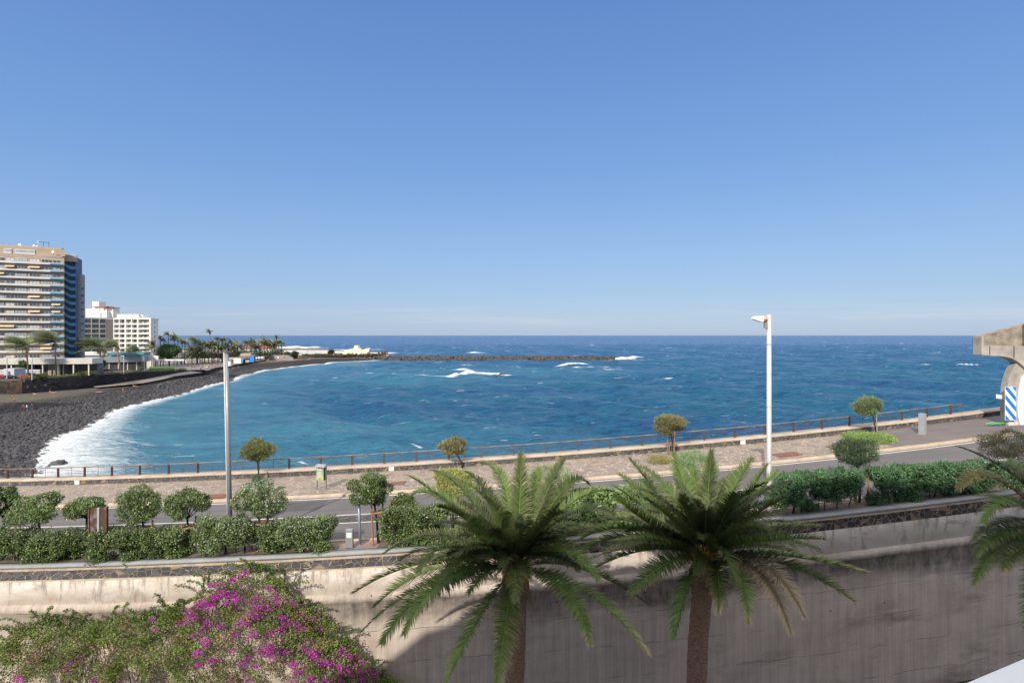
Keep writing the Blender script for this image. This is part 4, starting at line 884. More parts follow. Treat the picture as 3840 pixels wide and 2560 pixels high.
# ================================================================== FOREGROUND PALMS
def big_palm(label, basepx, Y, trunkpx, fr, seed, nrand=34, spike=None, L=.56, trunk_r=.34):
    K = Y/20; L *= K; trunk_r *= K
    rng = np.random.default_rng(seed); o = W(*basepx, Y); gz = 2.6
    root = thing('date_palm', label, 'palm tree', (trunkpx[-1][0]*0+W(trunkpx[-1][0], trunkpx[-1][1], Y)[0], Y, gz)); ro = np.array([W(trunkpx[-1][0], 0, Y)[0], Y, gz])
    parts = []
    for f in fr:
        (mx, my), (tx, ty), sgn = f[0], f[1], f[2]; ln = K*(f[3] if len(f) > 3 else 5.2); kw = f[4] if len(f) > 4 else {}
        # find how far the frond reaches towards / away from the viewer so that its length is right
        best = 0
        for dy in np.linspace(0, 5.6, 50):
            t_ = W(tx, ty, Y+sgn*dy); 
            if np.linalg.norm(t_-o) > ln*.93: break
            best = dy
        t_ = W(tx, ty, Y+sgn*best); m_ = W(mx, my, Y+sgn*best*.55); st = o+unit(t_-o)*.25+rng.normal(0, .08, 3)
        ctrl = 2*m_-.5*(st+t_)
        a = dict(green=tuple(np.array((.088, .145, .030))*rng.uniform(.45, 1.55)), dry=rng.uniform(.15, .45), droop=rng.uniform(.03, .2), vee=rng.uniform(.25, .5)); a.update(kw)
        parts.append(frond(st-ro, ctrl-ro, t_-ro, int(150), L*rng.uniform(.92, 1.12), rng, .046*K, rach=.03*K, **a))
    for i in range(nrand):   # fill the heart of the crown
        az = rng.uniform(0, 6.28); el = rng.uniform(.45, 1.35) if math.sin(az) < .1 else rng.uniform(.1, 1.25); ln = K*rng.uniform(2.6, 4.4)
        d = np.array([math.cos(az)*math.cos(el), math.sin(az)*math.cos(el), math.sin(el)]); st = o+d*.2
        c1 = o+d*ln*.55; t_ = c1+unit(d+np.array([0, 0, -.75]))*ln*.45
        if CAMZ-2 < t_[2] and t_[1] < 14: continue
        parts.append(frond(st-ro, c1-ro, t_-ro, 120, L*.95, rng, .040*K, droop=.25, green=tuple(np.array((.062, .10, .028))*rng.uniform(.6, 1.3)), dry=rng.uniform(.2, .5)))
    for i in range(22):   # dead skirt
        az = rng.uniform(0, 6.28); d = np.array([math.cos(az)*.5, math.sin(az)*.5, -.35]); st = o+np.array([0, 0, -.35])
        c1 = st+d*1.3; t_ = c1+np.array([d[0]*.7, d[1]*.7, -1.3])
        parts.append(frond(st-ro, c1-ro, t_-ro, 30, .3, rng, .03, droop=.5, green=(.26, .19, .12), dry=.8, rach=.025))
    V, Fa, Cc = join(parts); Cc = np.clip(Cc, .004, 1)
    mesh_np('crown', V, Fa, mat('palm frond', (.9, .9, .9), .5, .12, 2., attr='tint', trans=.2, spec=.32), root, col=Cc)
    # fruit stalks, golden
    mb = MB()
    for i in range(90):
        az = rng.uniform(0, 6.28); rr = K*rng.uniform(.25, .6); d = np.array([math.cos(az)*rr, math.sin(az)*rr*1.0, 0]); s0 = o-ro+d*.5+np.array([0, 0, rng.uniform(.0, .35)]); e = s0+d*rng.uniform(.7, 1.4)+np.array([0, 0, rng.uniform(-.75, .1)])
        mb.tube([s0, (s0+e)/2+np.array([0, 0, .12]), e], .018, 4, cap=False)
        for j in range(3): mb.ball(e+rng.normal(0, .07, 3), .03, nu=5, nv=4)
    mb.build('fruit_stalks', mat('date stalks', (.36, .22, .02), .7, .3, 5, col2=(.55, .38, .04)), root)
    # trunk with stubby leaf bases
    pts = [W(a, b_, Y)-ro for a, b_ in trunkpx]; lo = pts[-1].copy(); lo[2] = 0; lo[0] += 0; path = [o-ro+np.array([0, 0, .1])]+pts[1:]+[lo]
    cs = [0]
    for a, b_ in zip(path[:-1], path[1:]): cs.append(cs[-1]+np.linalg.norm(b_-a))
    ts = np.linspace(0, cs[-1], 90); PP = np.stack([np.interp(ts, cs, [q[i] for q in path]) for i in range(3)], 1)
    nn = 26; Vt = []; 
    for i, q in enumerate(PP):
        t = ts[i]; r0 = trunk_r*(1+.28*math.exp(-((t-.9)/.5)**2)-.35*math.exp(-(t/.35)**2))
        for j in range(nn):
            a = 2*math.pi*j/nn; s_ = 1+.10*math.cos((j+(i % 2)*.5)*math.pi*1)*(1 if t < 1.6 else .35)+rng.normal(0, .015)+(.05 if i % 2 else 0)*(2 if t < 1.5 else .6)
            Vt.append(q+np.array([math.cos(a)*r0*s_, math.sin(a)*r0*s_, 0]))
    Ft = [(i*nn+j, i*nn+(j+1) % nn, (i+1)*nn+(j+1) % nn, (i+1)*nn+j) for i in range(89) for j in range(nn)]
    mesh_np('trunk', np.array(Vt), np.array(Ft), M_palmtrunk, root)
    st = MB()
    for i in range(120):
        a = rng.uniform(0, 6.28); z = rng.uniform(-1.5, .25); r0 = trunk_r*rng.uniform(.85, 1.15); s0 = o-ro+np.array([math.cos(a)*r0, math.sin(a)*r0, z-.1]); e = s0+np.array([math.cos(a)*.16, math.sin(a)*.16, .22])
        st.tube([s0, e], [.06, .025], 5)
    st.build('leaf_bases', mat('dry leaf bases', (.16, .10, .06), .95, .4, 6, col2=(.26, .17, .10)), root)
    return root
dt = lambda v: dict(deadtip=v)
F1 = [((1700,1905),(1538,1787),1),((1757,1858),(1622,1764),1),((1835,1868),(1746,1770),1),((1893,1830),(1807,1730),1),((1950,1860),(1953,1703),1,4.6),((2050,1850),(2116,1719),1),
      ((2110,1840),(2205,1815),1),((2150,1880),(2312,1848),1),((2130,1930),(2301,1932),-1),((1680,1880),(1532,1865),1),((1660,2010),(1443,2073),1,5.8,dict(dry=.6)),((1700,2052),(1572,2140),-1),
      ((1600,2110),(1325,2224),-1,6.3),((1600,2190),(1353,2370),-1,6.4),((1640,2130),(1403,2275),1,5.8,dict(dry=.5)),((1640,2200),(1432,2410),-1,6.2),((1680,2170),(1516,2376),-1,5.6),
      ((1790,2330),(1673,2558),-1,5.6),((1895,2340),(1864,2560),-1,5.3,dict(dry=.5)),((2110,2210),(2211,2410),-1,5.2,dt(.12)),((2200,2220),(2425,2449),-1,6.6,dt(.22)),((2090,2065),(2240,2174),-1,4.6),
      ((2170,2130),(2436,2269),1,6.0,dt(.14)),((1800,1990),(1790,1935),-1,4.6,dict(dry=.5)),((1880,1980),(1915,1925),-1,4.3,dict(dry=.5)),((1960,1975),(1960,1960),-1,4.3,dict(dry=.5)),((2050,1960),(2120,1925),-1,4.6),
      ((2010,2010),(2100,1890),-1,4.4),((1760,1960),(1640,1900),-1,4.8),((1850,1900),(1690,1790),1,5.4),((2080,2080),(2160,2140),1,4.),((1650,2060),(1500,2100),1,5.5,dict(dry=.5)),((1780,2080),(1650,2190),-1,4.2),((2060,1900),(2230,1830),1,5.4),
      ((1990,1880),(2020,1760),1,4.6),((2090,1990),(2290,1990),1,5.)]
big_palm('large date palm with long arching fronds in the middle foreground, its left fronds in sunlight', (1930, 2120), 25., [(1930, 2120), (1938, 2240), (1935, 2400), (1928, 2560)], F1, 61)
F2 = [((2462,1850),(2361,1720),1),((2440,1880),(2321,1777),1),((2440,1920),(2294,1817),1),((2430,1960),(2303,1861),-1,5.),((2400,1960),(2171,1967),1,5.8,dict(dry=.5)),((2380,1985),(2179,2022),-1,5.6),((2400,2010),(2175,2069),-1,5.6),
      ((2580,1860),(2526,1697),1,4.8),((2655,1850),(2669,1691),1,4.8),((2740,1850),(2823,1719),1,5.),((2790,1870),(2879,1742),1,5.2),((2800,1900),(2913,1764),1,5.2),((2820,1940),(2958,1862),-1,5.2),((2720,1930),(2761,1850),-1,4.2),
      ((2645,1960),(2650,1912),-1,3.8,dict(dry=.55)),((2590,1960),(2560,1860),-1,4.),((2860,1995),(3081,1975),1,5.6),((2850,2030),(3092,2022),-1,5.6,dt(.15)),((2910,2080),(3244,2146),-1,7.2,dt(.15)),((2920,2110),(3199,2252),-1,6.6,dt(.1)),
      ((2850,2110),(3014,2308),-1,5.4,dict(dry=.9,green=(.13,.10,.07),deadtip=.4)),((2830,2130),(2963,2365),-1,5.2,dict(dry=.95,green=(.15,.11,.07),deadtip=.5)),((2760,2140),(2806,2331),-1,4.4,dt(.2)),((2690,2150),(2694,2292),-1,3.8,dt(.2)),
      ((2578,2200),(2530,2393),-1,4.6,dict(green=(.075,.15,.03),dry=.15)),((2500,2110),(2363,2224),-1,4.8,dict(green=(.07,.13,.03))),((2450,2060),(2234,2129),-1,5.6),((2450,2040),(2211,2095),1,5.6),((2530,1960),(2420,1870),-1,4.6),((2500,1900),(2400,1800),1,5.),
      ((2620,1900),(2600,1760),1,4.6),((2700,1900),(2740,1780),1,4.6),((2840,2050),(3000,2080),1,5.),((2480,2020),(2330,2020),-1,5.),((2760,2000),(2880,1990),-1,4.6),((2700,2060),(2760,2190),-1,3.6)]
big_palm('large shaded date palm right of the middle with a thick straight brown trunk', (2640, 2085), 25., [(2640, 2085), (2632, 2240), (2618, 2400), (2612, 2560)], F2, 62)
F3 = [((3740,1800),(3600,1832),-1,5.,dict(green=(.2,.18,.05),dry=.7)),((3800,1880),(3690,1955),-1,4.6),((3800,1950),(3648,2028),-1,5.),((3780,1985),(3660,2080),-1,5.2),((3770,2040),(3654,2190),-1,5.6,dt(.1)),((3820,2060),(3760,2140),-1,4.8,dt(.2)),
      ((3850,1800),(3780,1720),1,5.),((3900,1780),(3880,1690),1,5.),((3990,1800),(4050,1700),1,5.),((3850,1900),(3740,1880),1,5.),((4060,2050),(4200,2200),-1,5.),((3900,2150),(3860,2400),-1,5.),((4100,1900),(4300,1850),1,5.),((3960,2150),(4000,2400),-1,5.),((3800,1760),(3700,1760),1,5.6)]
big_palm('date palm at the right edge of the photo, only its left fronds showing', (3985, 1990), 23., [(3985, 1990), (3990, 2240), (3992, 2400), (3995, 2560)], F3, 63, 20)

# ================================================================== BOUGAINVILLEA
def bougainvillea():
    rng = np.random.default_rng(77); base = W(900, 2560, 30.5); base[2] = 2.6; root = thing('bougainvillea', 'sprawling bougainvillea with magenta flowers climbing the retaining wall at lower left', 'climbing shrub', base)
    outline = [(-60,2460),(0,2400),(60,2345),(170,2318),(300,2330),(420,2318),(560,2310),(660,2270),(720,2225),(800,2170),(880,2140),(960,2120),(1030,2160),(1100,2220),(1180,2290),(1250,2340),(1310,2410),(1370,2470),(1440,2520),(1560,2580)]
    ox = np.array([o[0] for o in outline]); oy = np.array([o[1] for o in outline])
    nodes_ = []
    # clumps: positions inside the outline, dense hanging masses
    n = 760
    cx = rng.uniform(-60, 1500, n); top = np.interp(cx, ox, oy); cy = top+(2680-top)*rng.beta(1.0, 1.4, n)+10
    dep = 31.3-np.clip((cy-top)/430, 0, 1)*rng.uniform(.4, 3.0, n)-rng.uniform(0, .5, n)
    P = []; Nn = []; T = []; PF = []; NF = []; PO = []
    for x, y, Y in zip(cx, cy, dep):
        if x < 620 and rng.random() < .38 and y > float(np.interp(x, ox, oy))+70: continue
        c = W(x, y, Y); r = rng.uniform(.22, .55); m = int(rng.uniform(60, 130)*(r/.35)**2)
        d = unit(rng.normal(size=(m, 3))); q = c+d*r*rng.uniform(.3, 1.1, (m, 1))*np.array([1.2, .8, .75]); P.append(q); Nn.append(d)
        g = np.array((.185, .26, .06))*rng.uniform(.55, 1.35)
        if rng.random() < .16: g = np.array((.30, .24, .12))*rng.uniform(.7, 1.2)
        T.append(g*(1+rng.normal(0, .25, (m, 1))))
        flower = .022+.62*math.exp(-((x-880)/240)**2-((y-2230)/110)**2)+.30*math.exp(-((x-1330)/130)**2-((y-2520)/90)**2)+.34*math.exp(-((x-1020)/200)**2-((y-2480)/150)**2)+.05*math.exp(-((x-300)/140)**2-((y-2480)/80)**2)
        if rng.random() < flower*1.7:
            m2 = int(rng.uniform(50, 130)); d2 = unit(rng.normal(size=(m2, 3))*np.array([1, .5, .8])+np.array([0, -.6, .2])); s_ = rng.uniform(.2, .42)
            PF.append(c+np.array([0, -r*.7, 0])+d2*s_*rng.uniform(.3, 1.1, (m2, 1))*np.array([1.1, .6, .8])); NF.append(d2)
    # trailing sprays
    for i in range(95):
        x = rng.uniform(0, 1480); t = float(np.interp(x, ox, oy)); Y = 31.2; s0 = W(x, t+20, Y)
        a = rng.uniform(-.9, .9)+math.pi/2; ln = rng.uniform(.6, 2.0) if i > 16 else rng.uniform(1.8, 3.); v = np.array([math.cos(a), -.1, abs(math.sin(a))*.9]); pts = []
        for j in range(26):
            u_ = j/25; pts.append(s0+v*ln*u_+np.array([v[0]*.5*u_*u_, 0, -.9*ln*.5*u_*u_]))
        pts = np.array(pts); k = np.repeat(pts, 5, 0)+rng.normal(0, .035, (130, 3)); P.append(k); Nn.append(unit(rng.normal(size=(130, 3)))); T.append(np.array((.12, .20, .05))*(1+rng.normal(0, .25, (130, 1))))
        PO.append(pts)
        if rng.random() < .3: q = pts[rng.integers(6, 26, 14)]+rng.normal(0, .06, (14, 3)); PF.append(q); NF.append(unit(rng.normal(size=(14, 3))))
    P = np.concatenate(P)-base; Nn = np.concatenate(Nn); T = np.clip(np.concatenate(T), .005, 1)
    q = rng.random(len(P)) < .035; T[q] = np.array((.45, .34, .16))
    leaf_mesh('foliage', P, Nn, rng.uniform(.07, .13, len(P)), M_leaf, root, T, .6, .3, rng)
    PF = np.concatenate(PF)-base; NF = np.concatenate(NF); c = np.array((.60, .05, .52))*rng.uniform(.6, 1.45, (len(PF), 1)); c[:, 1] *= rng.uniform(.5, 2.6, len(PF))
    leaf_mesh('flowers', PF, NF, rng.uniform(.045, .085, len(PF)), mat('magenta bracts', (.95, .95, .95), .6, .08, 3, attr='tint', trans=.35, spec=.2), root, np.clip(c, 0, 1), .8, .2, rng)
    mb = MB()
    for pts in PO: mb.tube([tuple(p_-base) for p_ in pts[::5]], .012, 4, cap=False)
    for i in range(160):
        x = rng.uniform(0, 1350); t = float(np.interp(x, ox, oy)); a = W(x, t+rng.uniform(20, 160), 31.3)-base; b_ = a+np.array([rng.normal(0, .8), -rng.uniform(0, .8), -rng.uniform(1, 3)])
        mb.tube([a, (a+b_)/2+rng.normal(0, .2, 3), b_], .02, 4, cap=False)
    mb.build('stems', mat('vine stems', (.14, .09, .06), .9), root)
bougainvillea()

# ================================================================== HOTEL BEHIND THE VIEWER (the balcony the picture is taken from)
M_hotel = mat('white hotel render', (.72, .72, .72), .7, .04, .5)
hb = thing('viewpoint_hotel', 'white hotel balcony parapet cutting across the bottom right corner', 'building', (0, -3, 2.6))
prof = [(-24.2, 0), (60, 0), (60, 39.5), (4, 39), (1, 38.4), (.2, 36.2), (-3, 33.9), (-10, 32.7), (-14.1, 31.2), (-20, 29.4), (-24.2, 26.2)]
MB().prism(prof, -14, -.6).build('block', M_hotel, hb)
pt = [(1.0, 4.84), (1.656, 5.075), (2.09, 5.263), (2.6, 5.36), (4.2, 5.2), (4.2, 4.9), (2.6, 5.08), (2.15, 5.0), (1.72, 4.82), (1.1, 4.6)]
MB().slab([(1.0, 1.0), (4.4, 1.0), (4.4, 5.25), (2.9, 5.42), (2.6, 5.42), (2.09, 5.263), (1.656, 5.075), (1.0, 4.75)], 19.6, 20.1).build('balcony_parapet', mat('white parapet paint', (.78, .79, .8), .6, .03, 2), hb, bevel=.03)
MB().slab([(-6, -1), (8, -1), (8, 1.2), (-6, 1.2)], 18.2, 18.45).build('balcony_floor', M_hotel, hb)
#FARPART_BEGIN
# ================================================================== FAR SIDE OF THE BAY
M_beige = mat('beige facade', (.40, .31, .23), .85, .1, .3, col2=(.46, .36, .27)); M_white2 = mat('white facade', (.74, .72, .67), .8, .04, .3, col2=(.80, .78, .74))
M_greyw = mat('grey white parapet', (.60, .56, .51), .8, .08, .4, col2=(.68, .64, .59)); M_blue = mat('blue parapet', (.09, .25, .42), .7, .12, .4, col2=(.11, .30, .48)); M_bluel = mat('pale blue parapet', (.09, .30, .46), .7, .1, .4)
M_blued = mat('blue grey recess', (.10, .145, .22), .85, .2, .5); M_frame = mat('white window frame', (.70, .71, .72), .5, .05, 2)
M_glass = mat('dark window glass', (.05, .06, .075), .12, .5, .35, spec=.6, col2=(.15, .18, .20)); M_curt = mat('curtained glass', (.28, .33, .35), .3, .2, .5, spec=.5, col2=(.42, .46, .47))
M_shut = mat('closed shutter', (.55, .55, .54), .7, .1, 1); M_awn = mat('cream awning', (.66, .50, .33), .8, .08, 1); M_line = mat('dark joint', (.07, .06, .055), .9)  # M_line: plain dark colour for joints, masts and frames
M_lwall = mat('cream wall', (.70, .64, .50), .8, .06, .4); M_roofr = mat('red tiled roof', (.34, .13, .075), .85, .2, 1.2)
# ---- tall apartment block
CA = np.array([W(238, 1257, 235.)[0], 235.0]); aa = (.892, .452)
tb = thing('apartment_tower', 'tall beige apartment tower with white balcony bands and blue outside stairs at far left', 'building', (CA[0], CA[1], 7.5))
def TM(): return MB(aa)
TOP = 53.1; FH = 3.07; RB = TOP-1.3
TM().slab([(-42, 1.2), (0, 1.2), (-3.4, 7.6), (-6, 16), (-42, 16)], 0, TOP-3.6).build('wall', M_beige, tb)
TM().slab([(-42, .0), (-22, 1.5), (-.6, 1.0), (-3.4, 7.6), (-6, 16), (-42, 16)], TOP-3.6, TOP-2.9).slab([(-42, 2.6), (-.0, 2.6), (-3.4, 7.6), (-6, 16), (-42, 16)], TOP-2.9, TOP).build('roof', M_beige, tb)
TM().box(-24, -1.5, 4, 9, TOP, TOP+.9).build('roof_parapet', M_beige, tb)
cells = [(-40.5,-36.5),(-35.8,-31.8),(-31,-27.2),(-26.5,-22.6),(-21.6,-19.5),(-19,-16.3),(-16.2,-12.3),(-11.5,-8.1),(-7.6,-4.0),(-3.8,-1.3)]
rg = np.random.default_rng(5); nf = 14
for k in range(nf):
    zf = TOP-4.75-FH*(k+1)+.9
    mb = TM(); mb.box(-42, -.1, .0, .16, zf, zf+.85).box(-42, -.1, .16, 1.25, zf, zf+.15); mb.build('balcony', M_greyw, tb)
    TM().box(-42, -.05, 1.12, 1.2, zf-.16, zf-.02).build('joint_line', M_line, tb)
    TM().box(-4.4, .1, -.35, -.005, zf+.06, zf+.60).build('blue_balcony', M_bluel if k < 12 else M_blue, tb)
    for (t0, t1) in cells[3:]:
        z0 = zf+.62; z1 = zf+2.22; kind = rg.random(); fr = TM(); fr.box(t0, t1, 1.08, 1.19, z0, z1)
        w_ = fr.build('window', M_frame if kind > .35 else M_line, tb); pn = TM(); n = max(2, int((t1-t0)/.95)); 
        for j in range(n):
            a0 = t0+.08+(t1-t0-.08)*j/n; a1 = t0+(t1-t0)*(j+1)/n-.06; pn.box(a0, a1, 1.05, 1.079, z0+.3, z1-.08)
        pn.build('pane', M_shut if kind < .14 else (M_curt if kind < .42 else M_glass), w_)
        if rg.random() < .17 and k > 0: 
            TM().add([(t0-.2,1.1,z1+.1),(t1+.2,1.1,z1+.1),(t1+.2,-.7,z1-.75),(t0-.2,-.7,z1-.75),(t0-.2,1.1,z1+.02),(t1+.2,1.1,z1+.02),(t1+.2,-.7,z1-.83),(t0-.2,-.7,z1-.83)],[(0,3,2,1),(4,5,6,7),(3,0,4,7),(1,2,6,5),(2,3,7,6)]).build('awning', M_awn, tb)
for t0, t1 in ((-20, -17.6), (-16.5, -10)):  # penthouse glazing
    w_ = TM().box(t0, t1, 2.3, 2.58, TOP-2.7, TOP-.9).build('window', M_frame, tb); TM().box(t0+.15, t1-.15, 2.26, 2.299, TOP-2.2, TOP-1.1).build('pane', M_curt, w_)
# lower floors
for t0, t1 in ((-21,-17.5),(-16.4,-12.6),(-11,-8.2),(-7.4,-1.6)):
    w_ = TM().box(t0, t1, 1.0, 1.19, 1.6, 4.4).build('shop_window', M_frame, tb); TM().box(t0+.15, t1-.15, .96, .999, 2.4, 4.2).build('pane', M_curt, w_)
# stairs side
SB = np.array([-3.55, 5.9])
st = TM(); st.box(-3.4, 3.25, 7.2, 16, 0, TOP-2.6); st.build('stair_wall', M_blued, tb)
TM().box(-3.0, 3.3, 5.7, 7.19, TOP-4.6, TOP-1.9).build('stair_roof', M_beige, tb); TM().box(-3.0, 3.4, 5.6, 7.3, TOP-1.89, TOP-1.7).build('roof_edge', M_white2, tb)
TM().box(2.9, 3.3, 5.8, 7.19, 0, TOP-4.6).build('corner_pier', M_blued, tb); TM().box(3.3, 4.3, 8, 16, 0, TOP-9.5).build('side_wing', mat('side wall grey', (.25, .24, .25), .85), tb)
for k in range(16):
    z = TOP-6.2-FH*k
    if z < 2: break
    mb = TM()
    pts = [(-3.2, z), (-1.3, z), (1.2, z-1.75), (3.0, z-1.75), (3.0, z-.55), (1.2, z-.55), (-1.3, z+1.15), (-3.2, z+1.15)]
    mb.prism(pts, 5.5, 5.7); mb.build('stair_flight', M_blue, tb)
    MB(aa).prism([(-3.2, z+1.151), (-1.3, z+1.151), (1.2, z-.549), (3.0, z-.549), (3.0, z-.47), (1.2, z-.47), (-1.3, z+1.23), (-3.2, z+1.23)], 5.46, 5.72).build('handrail', M_bluel, tb)
    if 2 < k < 12: TM().box(4.3, 5.1, 9, 10, z-1, z-.1).build('side_balcony', M_blued, tb)
gr_ = 'satellite dishes on the roof of the apartment tower'
for px, py, r_, lb in ((75,921,.75,'largest white satellite dish on the tower roof'),(128,924,.6,'satellite dish behind the middle of the tower roof'),(139,928,.6,'satellite dish right next to the middle one on the tower roof'),(200,946,.6,'satellite dish low on the right end of the tower roof'),(108,930,.5,'small satellite dish left of the middle pair on the tower roof')):
    p = W(px, py, 237 if px < 190 else 234.5); d = thing('satellite_dish', lb, 'satellite dish', (p[0], p[1], p[2]-1), 0, gr_)
    MB().ball((0, -.2, 1.05), (r_*1.1, .18, r_*1.1), nu=10, nv=7).build('dish', mat('dish white', (.8, .78, .74), .5), d); MB().box(-.05, .05, -.05, .05, -1.2, 1.).build('mast', M_line, d)
p = W(165, 925, 237); d = thing('roof_frame', 'dark metal pipe frame standing on the tower roof', 'frame', (p[0], p[1], TOP+7.5-1))
MB().bar((-2.3, 0, 4.3), (2.3, 0, 4.0), .14).build('top_bar', M_line, d); MB().bar((-.2, 0, 0), (-.2, 0, 4.2), .14).build('upright', M_line, d); MB().bar((2.1, 0, 0), (2.1, 0, 4.0), .14).build('upright', M_line, d)
p = W(143, 925, 237); d = thing('roof_aerial', 'thin television aerial on the tower roof', 'aerial', (p[0], p[1], TOP+7.5-.5)); MB().bar((0, 0, 0), (0, 0, 4.6), .1).build('mast', M_frame, d)
ar = MB(); [ar.bar((-.7, 0, 3.2+i*.4), (.7, 0, 3.4+i*.4), .07) for i in range(3)]; ar.build('rods', M_frame, d)

# ---- white hotel
HX = W(425, 1257, 345.)[0]
ho = thing('white_hotel', 'white six storey hotel with loggia balconies behind the apartment tower', 'building', (HX, 345, 7.5))
HT = 26.4; f2 = 2.98
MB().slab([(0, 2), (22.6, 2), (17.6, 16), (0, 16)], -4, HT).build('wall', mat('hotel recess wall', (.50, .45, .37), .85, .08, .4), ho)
MB().slab([(-.2, -.1), (23.4, -.1), (18.2, 16), (-.2, 16)], HT, HT+.9).build('roof_slab', M_white2, ho)
MB().slab([(22.9, 0.01), (23.3, 0.01), (17.9, 15.8), (17.5, 15.8)], -4, HT).build('side_wall', M_white2, ho)
cols = [(0, .5), (3.45, 3.9), (7.0, 7.9), (11.1, 11.6), (14.7, 15.6), (22.3, 23.2)]
for k in range(7):
    zf = HT-.0-f2*(k+1)
    MB().box(0, 23.2, .0, .25, zf-.35, zf+.55).box(0, 23.2, .25, 1.99, zf-.05, zf+.1).build('balcony_front', M_white2, ho)
    MB().box(.5, 22.4, .05, .12, zf+.95, zf+1.05).build('balcony_rail', M_frame, ho)
    for i in range(5):
        a, b_ = cols[i][1], cols[i+1][0]; m_ = .55 if i % 2 == 0 else .05; L_ = b_-a
        x0 = a+L_*m_ if i < 4 else a+2.2; w_ = MB().box(x0+.1, x0+min(1.5, L_*.42), 1.9, 1.99, zf+.1, zf+2.3).build('window', M_glass, ho)
    for j in range(2):
        MB((-.323, .946), (23.3, .0, 0)).box(1.6+j*6.4, 3.2+j*6.4, -.08, .05, zf+.5, zf+2.1).build('side_window', M_glass, ho)
for a, b_ in cols: MB().box(a, b_, -.06, 2.0, 3.4, HT-.01).build('column', M_white2, ho)
# left wing: shade painted into darker copies of the wall colours
wa = (.40, .917)
wl = MB(wa, (0, 0, 0)); wl.slab([(-36, 1.2), (0, 1.2), (0, 16), (-36, 16)], 0, HT); wl.build('left_wing_wall', mat('shaded wing recess', (.33, .30, .27), .85, .1, .4), ho)
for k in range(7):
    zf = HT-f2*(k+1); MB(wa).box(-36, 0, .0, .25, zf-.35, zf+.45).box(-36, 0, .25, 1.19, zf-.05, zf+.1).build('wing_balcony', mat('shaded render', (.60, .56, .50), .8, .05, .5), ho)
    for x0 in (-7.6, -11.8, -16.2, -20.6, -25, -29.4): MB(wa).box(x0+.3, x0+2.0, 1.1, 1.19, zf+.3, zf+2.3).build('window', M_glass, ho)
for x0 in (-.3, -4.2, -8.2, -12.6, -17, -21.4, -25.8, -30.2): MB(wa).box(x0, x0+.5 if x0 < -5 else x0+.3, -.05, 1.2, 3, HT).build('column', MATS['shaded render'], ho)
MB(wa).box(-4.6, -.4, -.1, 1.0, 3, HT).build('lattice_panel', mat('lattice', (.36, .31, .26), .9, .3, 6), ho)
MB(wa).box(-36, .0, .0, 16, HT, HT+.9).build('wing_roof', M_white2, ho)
# roof structures
for px0, px1, py0, py1, Y, mt in ((346,371,1130,1152,352,M_white2),(322,372,1158,1172,350,M_white2),(362,388,1152,1180,351,M_white2),(385,400,1153,1185,352,M_white2),(398,424,1157,1182,353,M_white2),(322,375,1172,1196,349,M_white2),(375,400,1165,1196,350,M_white2),(438,520,1178,1197,350,M_lwall),(520,535,1180,1197,352,M_white2)):
    a = W(px0, py1, Y); b_ = W(px1, py0, Y); MB(origin=(-HX, -345, -7.5)).box(a[0], b_[0], Y, Y+6, a[2]-1.2, b_[2]).build('roof_block', mt, ho)
for px0, px1, py, Y in ((346,400,1151,350),(385,425,1155,352)):
    a = W(px0, py, Y); b_ = W(px1, py, Y); MB(origin=(-HX, -345, -7.5)).box(a[0], b_[0], Y-.3, Y+6.2, a[2], a[2]+.5).build('red_roof_edge', M_roofr, ho)
# ---- podium and canopy
def pbox(mb, px0, px1, py0, py1, Y, d, o): 
    a = W(px0, py1, Y); b_ = W(px1, py0, Y); mb.box(a[0]-o[0], b_[0]-o[0], Y-o[1], Y+d-o[1], a[2]-o[2], b_[2]-o[2]); return mb
def pthing(name, label, cat, px, Y, z=7.5, group=None): q = W(px, HZ, Y); return thing(name, label, cat, (q[0], Y, z), 0, group), np.array([q[0], Y, z])
r, o = pthing('shop_canopy', 'long cream white canopy over the shop front at the foot of the tower', 'canopy', 200, 226)
mb = MB((.985, .17)); mb.box(-60, 14.2, 0, 8, 4.75, 7.0); mb.build('canopy', mat('canopy white', (.55, .53, .48), .8, .08, .5), r)
MB((.985, .17)).box(-60, 14, 4, 9, 0, 4.7).build('shop_front', mat('shop glass', (.03, .04, .045), .25, .5, .4, spec=.5, col2=(.12, .10, .09)), r)
for i in range(7): MB((.985, .17)).box(12.4-i*5.6, 12.8-i*5.6, .5, .9, 0, 4.74).build('canopy_post', M_lwall, r)
for i in range(5): MB((.985, .17)).box(-4-i*9.5, .5-i*9.5, 3.5, 3.95, 0, 4.4).build('shop_pier', M_beige, r)
r, o = pthing('hotel_podium', 'blue grey hotel podium with dark glass front below the white hotel', 'building', 430, 305, 4.6)
M_pod = mat('podium panel', (.23, .27, .31), .7, .1, .4)
pd = MB((.93, .36)); pd.box(-17, 14, 0, 14, 4.6, 8.6); pd.build('fascia', M_pod, r); MB((.93, .36)).box(-17, 12, 1.5, 14, .0, 4.59).build('glass_front', MATS['shop glass'], r)
MB((.93, .36)).box(-2, 14, -1, 14, 8.61, 9.9).build('teal_glass', mat('teal glass', (.10, .28, .30), .2, .2, 1, spec=.5), r)
for i in range(7): MB((.93, .36)).box(-16+i*4.3, -15.6+i*4.3, 1.2, 1.49, 0, 4.58).build('mullion', M_greyw, r)
MB((.93, .36)).box(-17, -3, -.5, 14, 8.61, 10.2).build('white_upstand', M_white2, r)
r, o = pthing('hotel_terrace', 'low white terrace wall right of the white hotel', 'wall', 570, 330); mb = MB(); pbox(mb, 545, 592, 1334, 1352, 318, 1., o); pbox(mb, 593, 690, 1347, 1352, 322, .6, o); mb.build('wall', M_white2, r)
r, o = pthing('white_plaza_wall', 'long low white wall behind the plaza palms', 'wall', 800, 420, 3.3); mb = MB(); pbox(mb, 700, 850, 1338, 1347, 430, .8, o); mb.build('wall', M_white2, r)
